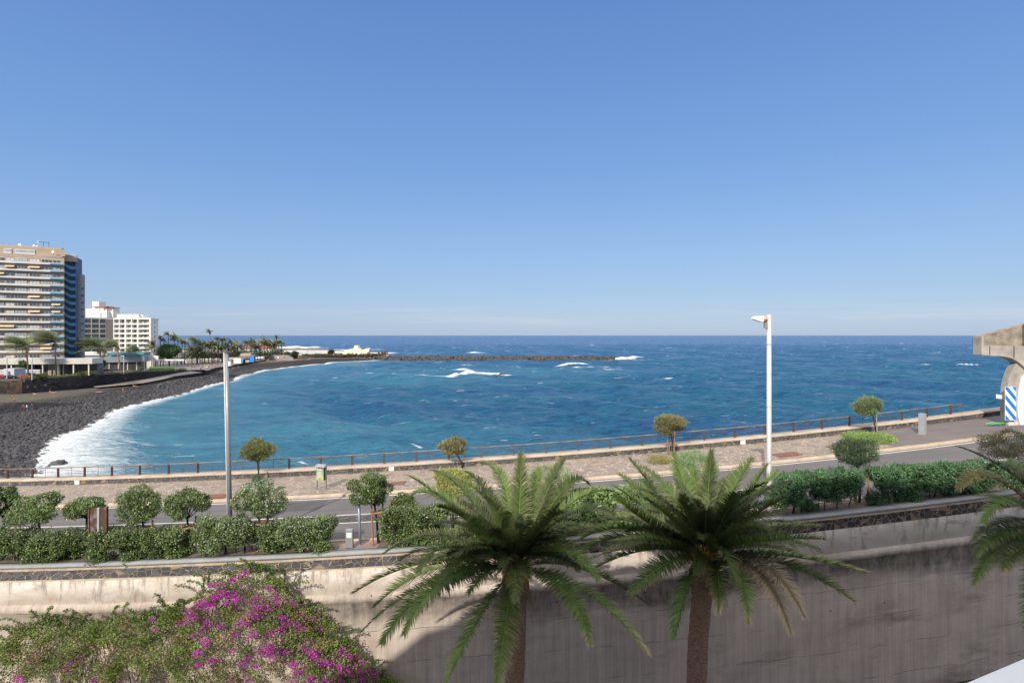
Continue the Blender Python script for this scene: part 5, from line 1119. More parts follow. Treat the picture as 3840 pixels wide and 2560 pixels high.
r, o = pthing('small_white_house', 'small white service house at far left beside the parked cars', 'building', 36, 214); mb = MB(); pbox(mb, 14, 53, 1382, 1412, 214, 5, o); mb.build('wall', mat('bluish white wall', (.5, .53, .57), .8), r); m2 = MB(); pbox(m2, 30, 38, 1392, 1408, 213.9, .05, o); m2.build('door', M_glass, r)
r, o = pthing('balustrade', 'white balustrade behind the parked cars at far left', 'balustrade', 100, 222); mb = MB(); pbox(mb, 0, 150, 1386, 1389, 222, .5, o); mb.build('top_rail', M_white2, r)
mb = MB(); pbox(mb, 0, 150, 1395, 1402, 222, .5, o); mb.build('base', mat('balustrade base', (.45, .47, .52), .8), r)
for i in range(28): mb = MB(); pbox(mb, 2+i*5.3, 4.2+i*5.3, 1389.2, 1394.8, 222.1, .25, o); mb.build('baluster', M_white2, r)
# arch, kiosk, buildings round the plaza
r, o = pthing('white_arch', 'small white arch sculpture on the plaza between the palm groups', 'sculpture', 703, 415, 3.3); s = 415/F
mb = MB(); mb.tube([(-4.8*s, 0, -.2), (-4.8*s, 0, 12*s), (-3.5*s, 0, 15.5*s), (0, 0, 17*s), (3.5*s, 0, 15.5*s), (4.8*s, 0, 12*s), (4.8*s, 0, -.2)], .38, 6); mb.build('arch', M_white2, r)
r, o = pthing('beach_kiosk', 'low beach kiosk with a curved brown shell roof just right of the grey mast', 'building', 890, 405, 3.3); s = 405/F
mb = MB(); mb.box(-12*s-2, 3, 0, 6, 0, 3.0); mb.build('wall', M_blued, r)
mb = MB(); n = 10; pts = [(-24*s+48*s*i/n, 3.6+1.5*math.sin(math.pi*i/n)) for i in range(n+1)]; mb.prism([(-40*s, 3.0), (25*s, 2.4)]+[(x_+4*s, z_) for x_, z_ in pts[::-1]]+[(-40*s, 4.6)], -1, 8); mb.build('curved_roof', mat('shell roof', (.16, .15, .15), .8, .2, .8), r)
MB().box(-40*s, -2*s, -1.3, -1.01, 2.9, 4.4).build('fascia', mat('tan fascia', (.45, .34, .22), .8), r)
r, o = pthing('white_block', 'plain white box building in front of the beach kiosk', 'building', 885, 388, 3.3); mb = MB(); pbox(mb, 876, 903, 1343, 1362, 388, 3, o); mb.build('wall', M_white2, r)
r, o = pthing('tan_roof_kiosk', 'kiosk with a pitched tan roof and blue painted wall behind the white box', 'building', 925, 425, 3.3); mb = MB(); pbox(mb, 905, 935, 1336, 1357, 425, 5, o); mb.build('wall', mat('blue mural wall', (.15, .35, .5), .8, .6, .8, col2=(.5, .6, .6)), r)
s = 425/F; z0 = 24-(1335-HZ)*s-3.3; MB().prism([(-40*s/1.6, z0), (16*s, z0), (19*s, z0+11*s), (-30*s/1.6, z0+11*s)], -1, 5).build('roof', mat('tan roof', (.42, .33, .24), .85, .12, 1), r)
r, o = pthing('blue_stall', 'bright blue covered stall beside the tan roofed kiosk', 'stall', 945, 420, 3.3); mb = MB(); pbox(mb, 938, 952, 1333, 1357, 420, 3, o); mb.build('cover', mat('blue tarpaulin', (.05, .25, .62), .7, .2, 1), r); mb = MB(); pbox(mb, 936, 954, 1331.5, 1333.5, 419.7, 3.6, o); mb.build('roof', mat('stall roof', (.3, .33, .38), .7), r)
gp_ = 'white café parasols beside the blue stall'
r = thing('cafe_parasol', 'leftmost white café parasol next to the blue stall', 'parasol', W(961, 1353, YT(1353)), 0, gp_)
MB().tube([(0, 0, 0), (0, 0, 2.6)], .05, 6).build('pole', M_frame, r); mb = MB(); mb.add([(1.9*math.cos(i*math.pi/4), 1.9*math.sin(i*math.pi/4), 2.2) for i in range(8)]+[(0, 0, 3.)], [(i, (i+1) % 8, 8) for i in range(8)]); mb.build('canopy', mat('parasol cloth', (.8, .78, .72), .8), r)
remember(r); dup(r, W(972, 1352, YT(1352)), .3, 'middle one of the three white café parasols', gp_); dup(r, W(983, 1351, YT(1351)), .7, 'right one of the three white café parasols', gp_)
r, o = pthing('grey_sea_wall', 'sloping grey concrete wall between the parasols and the pools', 'wall', 1010, 480, 3.2); mb = MB(); s = 480/F; mb.prism([(-20*s, -1), (90*s, -1), (90*s, (1372-1337)*s*.14), (70*s, 3.6), (10*s, 3.8), (-16*s, 2.6)], 0, 1); mb.build('wall', mat('grey wall', (.27, .26, .25), .85, .15, .3), r)
MB().box(30*s, 36*s, -.1, -.01, 1.2, 2.4).build('white_panel', M_white2, r); MB().box(52*s, 59*s, -.1, -.01, 1.1, 2.1).build('red_panel', mat('red panel', (.5, .05, .05), .7), r)
r, o = pthing('red_roofed_restaurant', 'low building with red tiled roof among the far palms', 'building', 960, 500, 4.2)
mb = MB(); pbox(mb, 906, 1018, 1303, 1325, 500, 10, o); mb.build('wall', M_white2, r); s = 500/F
for px0, px1, py0, py1 in ((904, 958, 1296, 1305), (950, 1022, 1291, 1304)):
    a = W(px0, py1, 499)-o; b_ = W(px1, py0, 499)-o; MB().prism([(a[0], a[2]), (b_[0], a[2]), (b_[0]-2, b_[2]), (a[0]+2, b_[2])], -1.5, 9).build('roof', M_roofr, r)
for px0 in (938, 952, 966): mb = MB(); pbox(mb, px0, px0+9, 1309, 1317, 499.8, .1, o); mb.build('window', mat('blue window', (.06, .25, .5), .5), r)
r, o = pthing('round_white_house', 'small white house with a rounded gable near the pools', 'building', 1034, 520, 4.2); s = 520/F
MB().prism([(-13*s, 0), (13*s, 0), (13*s, 9*s), (8*s, 16*s), (0, 19*s), (-9*s, 16*s), (-13*s, 9*s)], 0, 8).build('wall', M_white2, r); MB().box(-3*s, 1*s, -.1, -.01, 2, 8*s).build('doorway', M_glass, r)
r, o = pthing('pool_complex', 'white seawater pool terraces with turquoise basins behind the far beach', 'pool', 1180, 640, 3.6)
for i, (px0, px1, py0, py1, Y) in enumerate([(1065,1150,1314,1319,690),(1150,1240,1315,1319,700),(1240,1292,1317,1321,690),(1120,1180,1322,1331,625),(1060,1100,1318,1326,650),(1180,1236,1321,1329,640),(1380,1440,1323,1327,640),(1236,1290,1320,1325,660)]):
    mb = MB(); pbox(mb, px0, px1, py0, py1, Y, 2.5, o); mb.build('terrace_wall', M_white2, r)
for px0, px1, py0, py1, Y in ((1122,1136,1323,1329,624.8),(1140,1150,1324,1329,624.8),(1154,1176,1325,1330,624.8),(1184,1206,1323,1328,639.8),(1066,1090,1319,1324,649.8)):
    mb = MB(); pbox(mb, px0, px1, py0, py1, Y, .1, o); mb.build('turquoise_basin', mat('turquoise', (.16, .52, .55), .4, .15, .5), r)
o = W(1330, 1328, 575); o[2] = 3.4; r = thing('cream_sculpture', 'large cream abstract sculpture with square tower and curved horn near the breakwater', 'sculpture', o)
M_sc = mat('cream stucco', (.72, .66, .50), .8, .05, .2)
zq = lambda px, py: tuple((W(px, py, 575)-o)[[0, 2]])
MB().prism([zq(1279,1330), zq(1322,1330), zq(1324,1309), zq(1308,1309), zq(1296,1312), zq(1286,1318)][::1], 1, 12).build('mound', M_sc, r, bevel=.6)
MB().prism([zq(1318,1330), zq(1366,1330), zq(1357,1314), zq(1346,1304), zq(1342,1295), zq(1330,1295), zq(1329,1302), zq(1324,1306)], -1.5, 6).build('tower', M_sc, r, bevel=.5)
MB().prism([zq(1352,1327), zq(1374,1326), zq(1382,1318), zq(1385,1308), zq(1383,1305), zq(1374,1306), zq(1362,1310), zq(1350,1312)], 2, 8).build('horn', M_sc, r, bevel=.7)
MB().box(zq(1322,0)[0], zq(1325,0)[0], -1.6, -1.49, 0, 3.4).build('niche', mat('niche shade', (.3, .26, .18), .9), r)
r = thing('lifeguard_chair', 'tall orange wooden lifeguard chair at the back of the far beach', 'lifeguard chair', W(1125, 1348, 500)); mt = mat('orange wood', (.45, .22, .06), .8)
for sx in (-1, 1):
    for sy in (-1, 1): MB().bar((sx*1.4, sy*1.3, 0), (sx*1., sy*.9, 4.3), .25).build('leg', mt, r)
MB().box(-1.1, 1.1, -1, 1, 2.3, 2.6).box(-1.1, 1.1, .8, 1, 2.6, 3.6).build('seat', mt, r); MB().prism([(-1.6, 4.3), (1.6, 4.3), (0, 5.1)], -1.4, 1.4).build('roof', mat('chair roof', (.6, .55, .45), .8), r)
r = thing('rusty_frame', 'rust red post structure at the end of the sculpture terrace', 'frame', W(1440, 1328, 590))
for i in range(9): MB().box(-3.2+i*.8, -2.9+i*.8, random.uniform(0, 2), random.uniform(2.1, 3), -1, 3.6+random.uniform(-.8, .8)).build('post', mat('rust red', (.26, .10, .07), .85), r)
MB().box(-3.3, 3.6, 0, .3, 2.0, 2.3).build('crossbeam', MATS['rust red'], r)
r, o = pthing('yellow_hut', 'tiny cream hut at the start of the breakwater', 'hut', 1442, 552, 3.4); mb = MB(); pbox(mb, 1436, 1446, 1333, 1338, 552, 2, o); mb.build('wall', M_lwall, r); mb = MB(); pbox(mb, 1447, 1458, 1330, 1337, 553, 2, o); mb.build('parapet', mat('grey box', (.4, .38, .36), .8), r)
# ---- vegetation strips
def strip_plants(name, label, pts, n, h, col, tip, pt, seed, leaf=.7, wid=3):
    rng = np.random.default_rng(seed); L_ = np.array(pts, float); s = rng.random(n)*(len(L_)-1); i = s.astype(int); f = (s-i)[:, None]
    P = L_[i]*(1-f)+L_[i+1]*f; cl = np.round(s*14).astype(int); hh = rng.uniform(.5, 1.2, cl.max()+2)[cl]
    P[:, 1] += rng.uniform(-wid, wid, n); P[:, 2] += rng.random(n)*h*hh
    nn = unit(rng.normal(size=(n, 3))+np.array([0, -.5, .6])); o = P.mean(0); q = leaf_mesh(name, P-o, nn, rng.uniform(.5, 1.3, n)*leaf, M_leaf, None, tints(n, col, .3, rng, tip, pt), .7, .5, rng); q.location = o
    tag(q, label, 'shrubs', kind='stuff'); return q
strip_plants('dry_shrubs', 'brown green succulent planting along the back of the far beach', [W(1135,1337,540), W(1250,1337,545), W(1350,1335,548), W(1440,1332,550)], 9000, 2.4, (.13, .115, .055), (.25, .17, .09), .3, 81, .8)
strip_plants('terrace_shrubs', 'mixed low shrubs along the top of the black wall', [(-182,206,7.4),(-175,237,7.1),(-178,266,6.2),(-183,296,4.8),(-187,318,3.9)], 8000, 1.2, (.19, .25, .09), (.42, .38, .2), .25, 82, .34, 1.6)
strip_plants('plaza_undergrowth', 'dark undergrowth beneath the far palm groves', [W(700,1344,400), W(780,1343,415), W(860,1340,440), W(960,1334,465), W(1060,1331,500)], 12000, 5., (.19, .24, .12), (.36, .30, .18), .2, 83, .8, 12)
gz = 7.5
def far_tree(label, px, py, rx, rz, bpx, bpy, col=(.09, .17, .06), n=3200, seed=0, Y=None, name='tree', cat='tree'):
    Y = Y or YT(bpy); s = Y/F; rng = np.random.default_rng(seed); b0 = W(bpx, bpy, Y); r = thing(name, label, cat, b0); c = W(px, py, Y)-b0
    bl = subblobs(c, (rx*s, rx*s*.9, rz*s), 12, .45, rng); P, d, k = blob_points(bl, n, rng, .6, 1.05); leaf_mesh('crown', P, d, rng.uniform(.6, 1.3, len(P))*s*4.2, M_leaf, r, tints(len(P), col, .25, rng, (.16, .2, .08), .1, k), .6, .5, rng)
    mb = MB(); mb.tube([(0, 0, -.2), c*.5, c*.8], [s*2.2, s*1.8, s], 6); [mb.tube([c*.5, np.array(b_[:3])], [s*1.2, s*.4], 5) for b_ in bl[:5]]; mb.build('trunk', M_bark, r); return r
far_tree('round dark green tree beside the small white house', 88, 1371, 23, 24, 97, 1412, seed=1)
far_tree('dark tree cut by the left edge of the photo above the parked cars', 2, 1386, 16, 14, 0, 1410, seed=2)
far_tree('dragon tree with pale forked trunks in front of the cream canopy', 206, 1363, 29, 19, 210, 1408, (.07, .12, .04), seed=3)
far_tree('small round tree at the foot of the leaning palm by the canopy end', 376, 1363, 20, 20, 372, 1395, seed=4)
far_tree('round green tree before the hotel podium glass', 442, 1354, 14, 20, 444, 1385, (.06, .13, .03), seed=5)
far_tree('darker round tree right of the one at the podium glass', 508, 1359, 14, 15, 506, 1387, (.06, .11, .05), seed=6)
far_tree('big dark tree group on the plaza right of the white hotel', 635, 1316, 46, 30, 636, 1376, (.085, .16, .06), 7500, seed=7)
far_tree('low dark shrub tree beside the big plaza tree', 602, 1330, 22, 20, 606, 1356, (.10, .16, .07), 2000, seed=8)
far_tree('yellow green low bush by the small cars', 160, 1388, 24, 9, 160, 1402, (.14, .17, .05), 1500, 9, name='shrub', cat='shrub')
far_tree('rounded bush hanging over the black wall near its left end', 158, 1409, 20, 9, 158, 1420, (.13, .17, .05), 1500, 10, name='shrub', cat='shrub')
far_tree('long bright bush on the wall top beside the lamp post', 315, 1401, 37, 7, 315, 1409, (.17, .20, .06), 1800, 11, name='shrub', cat='shrub')
far_tree('grey green tamarisk by the lifeguard chair', 1105, 1329, 18, 13, 1105, 1342, (.13, .15, .09), 1600, 12, Y=520)
far_tree('dark bush standing before the pools', 1238, 1319, 15, 9, 1238, 1330, (.07, .10, .04), 1200, 13, Y=560, name='shrub', cat='shrub')
far_tree('brown shrub right of the far palms', 1078, 1327, 18, 8, 1078, 1336, (.08, .09, .05), 1000, 14, Y=540, name='shrub', cat='shrub')
# trunk arms of the dragon tree
# ---- palms
def far_palm(label, cpx, cpy, bpx, bpy, r_px, Y=None, wind=1., seed=0, nfr=26, green=(.085, .125, .06), group='palms round the far plaza', tr=2.6, dry=.25, name='palm_tree', skirt=True):
    Y = Y or YT(bpy); s = Y/F; rng = np.random.default_rng(seed+900); b0 = W(bpx, bpy, Y); b0[2] = min(b0[2], tz(Y)+.1); r = thing(name, label, 'palm tree', b0, 0, group); c = W(cpx, cpy, Y)-b0; parts = []; R_ = r_px*s
    for i in range(nfr):
        az = rng.uniform(0, 6.28); el = rng.uniform(-.35, 1.3); d = np.array([math.cos(az)*math.cos(el), math.sin(az)*math.cos(el), math.sin(el)])
        wnd = np.array([-1., -.15, .12])*wind; d1 = unit(d+wnd*.55); ln = R_*rng.uniform(1., 1.4); m_ = c+d1*ln*.5; e = m_+unit(d1*.6+wnd*.75+np.array([0, 0, -.42]))*ln*.6
        g = np.array(green)*rng.uniform(.65, 1.35); g = g if rng.random() > .15 else np.array((.20, .16, .09))
        parts.append(frond(c, m_, e, 18, R_*.32, rng, .62*s*2.6, droop=.3, green=g, dry=dry, rach=s*.5))
    if skirt:
        for i in range(8):
            az = rng.uniform(0, 6.28); d = np.array([math.cos(az)*.5, math.sin(az)*.5, -.6]); parts.append(frond(c, c+d*R_*.25, c+d*R_*.35+np.array([0, 0, -R_*.18]), 8, R_*.14, rng, s*2, green=(.2, .14, .08), dry=.7, rach=s*.4))
    V, Fa, Cc = join(parts); mesh_np('crown', V, Fa, M_leaf, r, col=np.clip(Cc, .004, 1))
    mb = MB(); mid = c*.5+np.array([rng.normal(0, .15), 0, 0]); mb.tube([(0, 0, -.3), mid, c*.9, c], [tr*s*1.15, tr*s*.95, tr*s, tr*s*1.5], 8); mb.build('trunk', M_palmtrunk, r, smooth=True); return r
FP = [(98,1297,107,1418,50,1.5,34,'windblown palm nearest the left end of the black wall'),(127,1262,133,1387,36,1.2,26,'very tall slim palm rising second from left before the tower'),(207,1283,212,1412,54,1.4,36,'largest windblown palm in front of the tower corner'),
      (374,1303,382,1402,50,1.3,34,'bushy windblown palm in front of the white hotel left wing'),(440,1297,455,1391,32,1.5,26,'windblown palm leaning before the sunlit hotel front'),(520,1316,524,1388,30,1.7,22,'smaller palm with drooping left fronds before the podium'),
      (577,1296,582,1381,22,.7,20,'slim palm at the right corner of the white hotel'),(37,1355,40,1402,26,.5,20,'short yellowish palm behind the left lamp post')]
for i, (cx, cy, bx, by, rr, wd, nf_, lb) in enumerate(FP): far_palm(lb, cx, cy, bx, by, rr*1.15, wind=wd, seed=i, nfr=int(nf_*1.6), green=(.20, .26, .13), group='windblown palms along the black wall top')
grove = [(602,1269,602,1345,9),(615,1275,612,1345,8),(631,1253,633,1350,10),(655,1268,652,1350,16),(668,1272,664,1352,14),(683,1281,682,1362,14),(694,1285,692,1362,12),(735,1276,738,1358,18),(752,1287,750,1356,15),(742,1305,741,1362,24),(722,1318,720,1360,22),(757,1318,758,1362,20),
         (786,1244,795,1362,9),(771,1290,766,1356,14),(785,1296,782,1352,15),(800,1294,799,1354,14),(805,1301,806,1352,18),(820,1275,821,1345,11),(845,1277,844,1345,10),(833,1275,832,1345,8),(818,1300,815,1350,20),(830,1304,835,1350,18),(868,1285,868,1336,13),(857,1305,858,1340,18),(890,1300,892,1340,22),(880,1312,882,1342,18),
         (925,1290,926,1338,15),(940,1288,942,1335,15),(956,1284,957,1335,14),(960,1300,966,1336,13),(990,1285,994,1334,18),(1004,1289,1002,1334,16),(1012,1290,1015,1334,16),(1037,1264,1039,1336,7),(1046,1288,1048,1334,15),(1055,1287,1056,1332,14),(975,1305,976,1336,14),(1030,1298,1030,1334,12)]
for i, (cx, cy, bx, by, rr) in enumerate(grove):
    Y = float(np.interp(bx, [600, 700, 850, 940, 1060], [370, 395, 430, 460, 500])); nm = 'tall slim palm standing above the far palm grove' if rr < 10 else 'feathery palm in the grove around the far plaza'
    far_palm(nm, cx, cy, bx, by, rr*1.35, Y=Y, wind=.7 if i % 3 else .3, seed=30+i, nfr=20, green=(.25, .30, .14), group='tall slim palms of the far grove' if rr < 10 else 'palm grove around the far plaza', tr=1.5, dry=.35)
# ---- lamp posts of the promenade
for i, (px, t, b_) in enumerate([(26,1341,1421),(120,1343,1424),(238,1334,1410),(376,1318,1401),(464,1334,1402),(541,1333,1395),(572,1325,1384),(475,1325,1380),(622,1352,1391),(657,1338,1391),(690,1315,1366),(694,1316,1366),(832,1311,1345)]):
    Y = YT(b_); p0 = W(px, b_, Y); h = (b_-t)*Y/F; side = ['with its lamp arm pointing left','standing left of the next'][0]
    lbs = ['lamp post at the left edge before the small white house','lamp post beside the leftmost windblown palm','lamp post in front of the tower stairs','thin lamp post touching the bushy windblown palm','lamp post on the wall before the podium trees','lamp post beside the drooping palm','lamp post left of the slim corner palm','tall lamp post behind the leaning palm','grey post by the big plaza tree','lamp post right of the big plaza tree','left one of the twin light masts on the plaza','right one of the twin light masts on the plaza','lamp mast just left of the grey mast top']
    r = thing('lamp_post', lbs[i], 'lamp post', p0, 0, 'lamp posts on the far promenade'); MB().tube([(0, 0, 0), (0, 0, h)], .17, 6).build('shaft', M_pole, r)
    if px not in (622,): MB().box(-1.3 if px % 2 else -1.3, .1, -.12, .12, h-.15, h+.08).build('lamp_head', mat('lamp head cream', (.7, .66, .58), .6), r)
# ---- cars
def make_car(label, p, rz, paint, group='cars parked behind the black wall', van=False):
    r = thing('parked_car', label, 'car', p, rz, group)
    if van: bod = [(-2.3, .35), (2.3, .35), (2.35, 1.1), (1.9, 1.3), (1.5, 2.2), (-2.2, 2.25), (-2.35, 1.2)]; win = [(.3, 1.3), (1.72, 1.3), (1.38, 2.0), (.3, 2.02)]
    else: bod = [(-2.1, .35), (2.1, .35), (2.15, .75), (1.7, .92), (1.05, 1.0), (.35, 1.45), (-1.1, 1.48), (-1.75, 1.05), (-2.15, .98)]; win = [(-1.5, 1.02), (.85, 1.0), (.3, 1.38), (-1.05, 1.41)]
    MB().prism(bod, -.85, .85).build('body', paint, r, bevel=.08)
    for s_ in (-1, 1): MB().prism(win, -.87 if s_ < 0 else .852, -.852 if s_ < 0 else .87).build('side_window', M_glass, r)
    a, b_ = ((1.93, 1.3), (1.56, 2.1)) if van else ((1.02, 1.03), (.42, 1.42)); MB().add([(a[0]+.04, -.72, a[1]), (a[0]+.04, .72, a[1]), (b_[0]+.04, .66, b_[1]), (b_[0]+.04, -.66, b_[1])], [(0, 1, 2, 3)]).build('windscreen', M_glass, r)
    for x_ in (-1.3, 1.3):
        for s_ in (-1, 1): w_ = MB().tube([(x_, s_*.7, .33), (x_, s_*.9, .33)], .33, 10).build('wheel', mat('tyre', (.02, .02, .02), .9), r); MB().tube([(x_, s_*.9, .33), (x_, s_*.915, .33)], .18, 8).build('rim', M_lg, w_)
    for s_ in (-1, 1): MB().box(2.1, 2.2, s_*.6-.15, s_*.6+.15, .62, .8).build('headlight', mat('headlight', (.8, .8, .8), .2), r)
    return r
pw = mat('white car paint', (.72, .73, .74), .3, .03, 1); pk = mat('dark car paint', (.03, .035, .045), .25, .1, 1); pr_ = mat('red car paint', (.35, .03, .03), .3, .05, 1); pgy = mat('grey car paint', (.25, .26, .28), .3, .05, 1); pb_ = mat('pale blue car paint', (.36, .46, .58), .3, .05, 1); pgn = mat('green car paint', (.02, .38, .27), .4, .05, 1); py_ = mat('yellow car paint', (.6, .4, .05), .4)
for px, py, rz, pa, lb, vn in [(40,1419,.1,pk,'dark car beside the left lamp post',0),(58,1417,.2,pw,'white car in the group left of the leftmost palm',0),(82,1414,.25,pw,'second white car behind the first near the leftmost palm',0),(96,1420,.2,pr_,'dark red car at the foot of the leftmost palm',0),(125,1413,.2,py_,'yellow car between the leftmost palm and the lamp post',0),(8,1419,.1,pr_,'dark red car cut by the left edge',0),
      (226,1402,.2,pw,'long white van before the canopy',1),(252,1400,.2,pw,'white people carrier right of the long white van',1),(330,1398,.3,pgn,'green and white van behind the bright bush',1),(345,1401,.3,pw,'white car beside the green van',0),(362,1400,.3,pgy,'grey car right of the white one near the bushy palm',0),(405,1394,.35,pk,'dark car right of the bushy palm',0),(435,1391,.35,pk,'black car with a bright roof between two palms',0),(469,1387,.35,pw,'white car right of the leaning palm',0),(487,1385,.4,pr_,'red car in the row before the podium',0),(502,1386,.4,pb_,'pale blue car at the right end of the parked row',0),(672,1367,.5,pw,'white camper van on the plaza under the big tree',1)]:
    make_car(lb, W(px, py, YT(py)), rz+.25, pa, van=bool(vn))
# ---- people
def skin_body(name, J, E, rad):
    me = bpy.data.meshes.new(name); me.from_pydata(J, E, []); o = bpy.data.objects.new('tmp', me); C.objects.link(o)
    o.modifiers.new('s', 'SKIN'); o.modifiers.new('u', 'SUBSURF').levels = 1
    for v, r_ in zip(me.skin_vertices[0].data, rad): v.radius = (r_, r_)
    me.skin_vertices[0].data[0].use_root = True
    dg = bpy.context.evaluated_depsgraph_get(); dg.update(); m2 = bpy.data.meshes.new_from_object(o.evaluated_get(dg)); m2.name = name; bpy.data.objects.remove(o); return m2
JS = [(0,0,.95),(0,0,1.2),(0,0,1.42),(0,-.01,1.52),(0,-.02,1.66),(-.19,0,1.40),(-.26,.03,1.12),(-.24,-.08,.88),(.19,0,1.40),(.27,.02,1.12),(.27,-.1,.88),(-.1,0,.9),(-.12,-.04,.5),(-.12,.03,.06),(-.12,-.12,.04),(.1,0,.9),(.13,.06,.5),(.14,.02,.06),(.14,-.12,.04)]
ES = [(0,1),(1,2),(2,3),(3,4),(2,5),(5,6),(6,7),(2,8),(8,9),(9,10),(0,11),(11,12),(12,13),(13,14),(0,15),(15,16),(16,17),(17,18)]
RS = [.14,.13,.15,.06,.11,.06,.045,.035,.06,.045,.035,.09,.065,.05,.04,.09,.065,.05,.04]
body_stand = skin_body('standing body', JS, ES, RS)
# sitting / reclining: knees drawn up, torso leaning back on the arms
JL = [(0,0,.12),(0,.28,.22),(0,.48,.38),(0,.56,.48),(0,.58,.62),(-.2,.5,.36),(-.26,.62,.2),(-.24,.72,.05),(.2,.5,.36),(.26,.62,.2),(.24,.72,.05),(-.1,-.05,.12),(-.13,-.42,.36),(-.13,-.72,.06),(-.13,-.84,.1),(.1,-.05,.12),(.13,-.5,.16),(.14,-.92,.06),(.14,-.98,.14)]
body_sit = skin_body('reclining body', JL, ES, RS)
skin = mat('plain skin', (.42, .22, .14), .6, .1, 4); M_hair = mat('dark hair', (.04, .025, .015), .8)  # one even skin colour for all figures
for b_ in (body_stand, body_sit): b_.materials.clear(); b_.materials.append(skin); [setattr(q, 'use_smooth', True) for q in b_.polygons]
def person(label, p, pose, top, legs, rz=0, sc=1., group=None, towel=None):
    r = thing('person', label, 'person', p, rz, group); r.scale = (sc,)*3; b = bpy.data.objects.new('body', body_stand if pose == 's' else body_sit); C.objects.link(b); b.parent = r
    if pose == 's':
        MB().ball((0, .01, 1.70), (.11, .12, .12), nu=8, nv=6).build('hair', M_hair, r)
        if top: MB().tube([(0, 0, .95), (0, 0, 1.2), (0, 0, 1.46)], [.18, .17, .19], 10).build('shirt', top, r)
        if legs: MB().tube([(-.1, 0, .95), (-.12, -.03, .5)], [.12, .10], 8).tube([(.1, 0, .95), (.13, .05, .5)], [.12, .10], 8).build('shorts', legs, r)
    else:
        MB().ball((0, .62, .67), (.11, .12, .11), nu=8, nv=6).build('hair', M_hair, r)
        if legs: MB().tube([(0, .1, .17), (0, -.12, .16)], [.17, .16], 8).build('swimwear', legs, r)
    return r
cl = {n: mat(n+' cloth', c_, .8, .1, 3) for n, c_ in dict(red=(.5,.06,.05), white=(.75,.75,.75), navy=(.03,.05,.14), pink=(.7,.25,.35), blue=(.08,.2,.5), black=(.02,.02,.02), orange=(.6,.22,.06), yellow=(.6,.6,.1), brown=(.25,.1,.06)).items()}
def beachp(px, py, z=2.2): return G(px, py, z)
person('person in a red top walking on the shaded black beach', beachp(88, 1538), 's', cl['red'], cl['navy'], .3); person('person in a white shirt walking beside the one in red', beachp(101, 1538), 's', cl['white'], cl['navy'], .2); person('person in dark blue standing apart right of the walking pair', beachp(119, 1535), 's', cl['navy'], cl['navy'], -.3)
person('bare backed person standing on the cobbles in the sun', beachp(461, 1473, 2.3), 's', None, cl['brown'], 2.8, 1.1)
person('person sitting back against the foot of the black wall', beachp(193, 1472, 2.6), 'l', None, cl['red'], 1.4, 1.25); person('person in swimwear leaning beside the one at the wall foot', beachp(203, 1474, 2.6), 'l', None, cl['pink'], -1.2, 1.2)
person('person reclining on the patch of grass below the wall', beachp(131, 1480, 2.5), 'l', None, cl['white'], 1.5, 1.2); person('person sitting among the black rocks at the left edge of the beach', beachp(52, 1501, 2.4), 'l', None, cl['black'], .4, 1.2); person('person reclining on the cobbles near the ramp', beachp(506, 1450, 2.8), 'l', None, cl['orange'], 1.5, 1.3)
r = thing('beach_towel', 'pink towel spread on the black sand', 'towel', beachp(372, 1470, 2.35)); MB().box(-1.2, 1.2, -.45, .45, 0.05, .12).build('cloth', cl['pink'], r)
person('person sitting on the plaza wall end by the ramp', W(753, 1391, YT(1391)), 's', cl['brown'], cl['black'], .3); person('person in brown walking by the plaza edge wall', W(869, 1378, YT(1378)), 's', cl['brown'], cl['black'], .3); person('person in dark red beside the one in brown by the plaza wall', W(878, 1375, YT(1375)), 's', cl['red'], cl['black'], -.4)
person('person in pink walking behind the shrubs on the wall top', W(371, 1399, YT(1399)), 's', cl['pink'], cl['white'], .3); person('person in navy right behind the one in pink', W(384, 1396, YT(1396)), 's', cl['navy'], cl['navy'], .3); person('person in a high visibility yellow vest at the top of the far beach', W(937, 1360, YT(1360)), 's', cl['yellow'], cl['navy'], .3)
rg = np.random.default_rng(44)
for i in range(26):
    px = rg.uniform(695, 905); py = rg.uniform(1350, 1384)+(-8 if px > 850 else 0); Y = YT(py); k = list(cl)[rg.integers(0, 9)]
    person('tiny person strolling on the far plaza', W(px, py, Y), 's', cl[k], cl['black'] if i % 2 else cl['white'], rg.uniform(0, 6), 1.05, 'people strolling on the far plaza')
for i in range(20):
    px = rg.uniform(960, 1200); py = 1354-(px-960)*.035+rg.uniform(-4, 4); z = 3; Y = (24-z)*F/(py-HZ); hh, dd = beach_h(np.array([[W(px, py, Y)[0], Y]])); pz = W(px, py, Y); pz[2] = max(pz[2], hh[0])
    person('tiny sunbather on the far beach', pz, 'l', None, cl[['red', 'orange', 'pink', 'blue', 'white'][i % 5]], rg.uniform(0, 6), 1.5, 'sunbathers on the far beach')
g2 = 'street stalls and tables on the far plaza'
for i, (px, py, cn) in enumerate([(728,1383,'brown'),(730,1395-7,'white'),(762,1364,'red'),(770,1362,'navy'),(778,1381,'white'),(786,1384,'blue'),(776,1374,'yellow'),(806,1372,'orange'),(815,1377,'brown'),(835,1368,'black')]):
    Y = YT(py); r = thing('market_stall', ['small table stall with a %s cover on the far plaza' % cn, ''][0] if i not in (1, 4) else ['pale table at the edge of the plaza wall', 'white covered table among the blue and yellow ones'][i == 4], 'stall', W(px, py, Y), rg.uniform(-.4, .4), g2)
    MB().box(-1.3, 1.3, -.7, .7, .75, .95).build('table_cover', cl[cn], r); [MB().box(sx*1.2-.05, sx*1.2+.05, sy*.6-.05, sy*.6+.05, 0, .749).build('leg', M_line, r) for sx in (-1, 1) for sy in (-1, 1)]
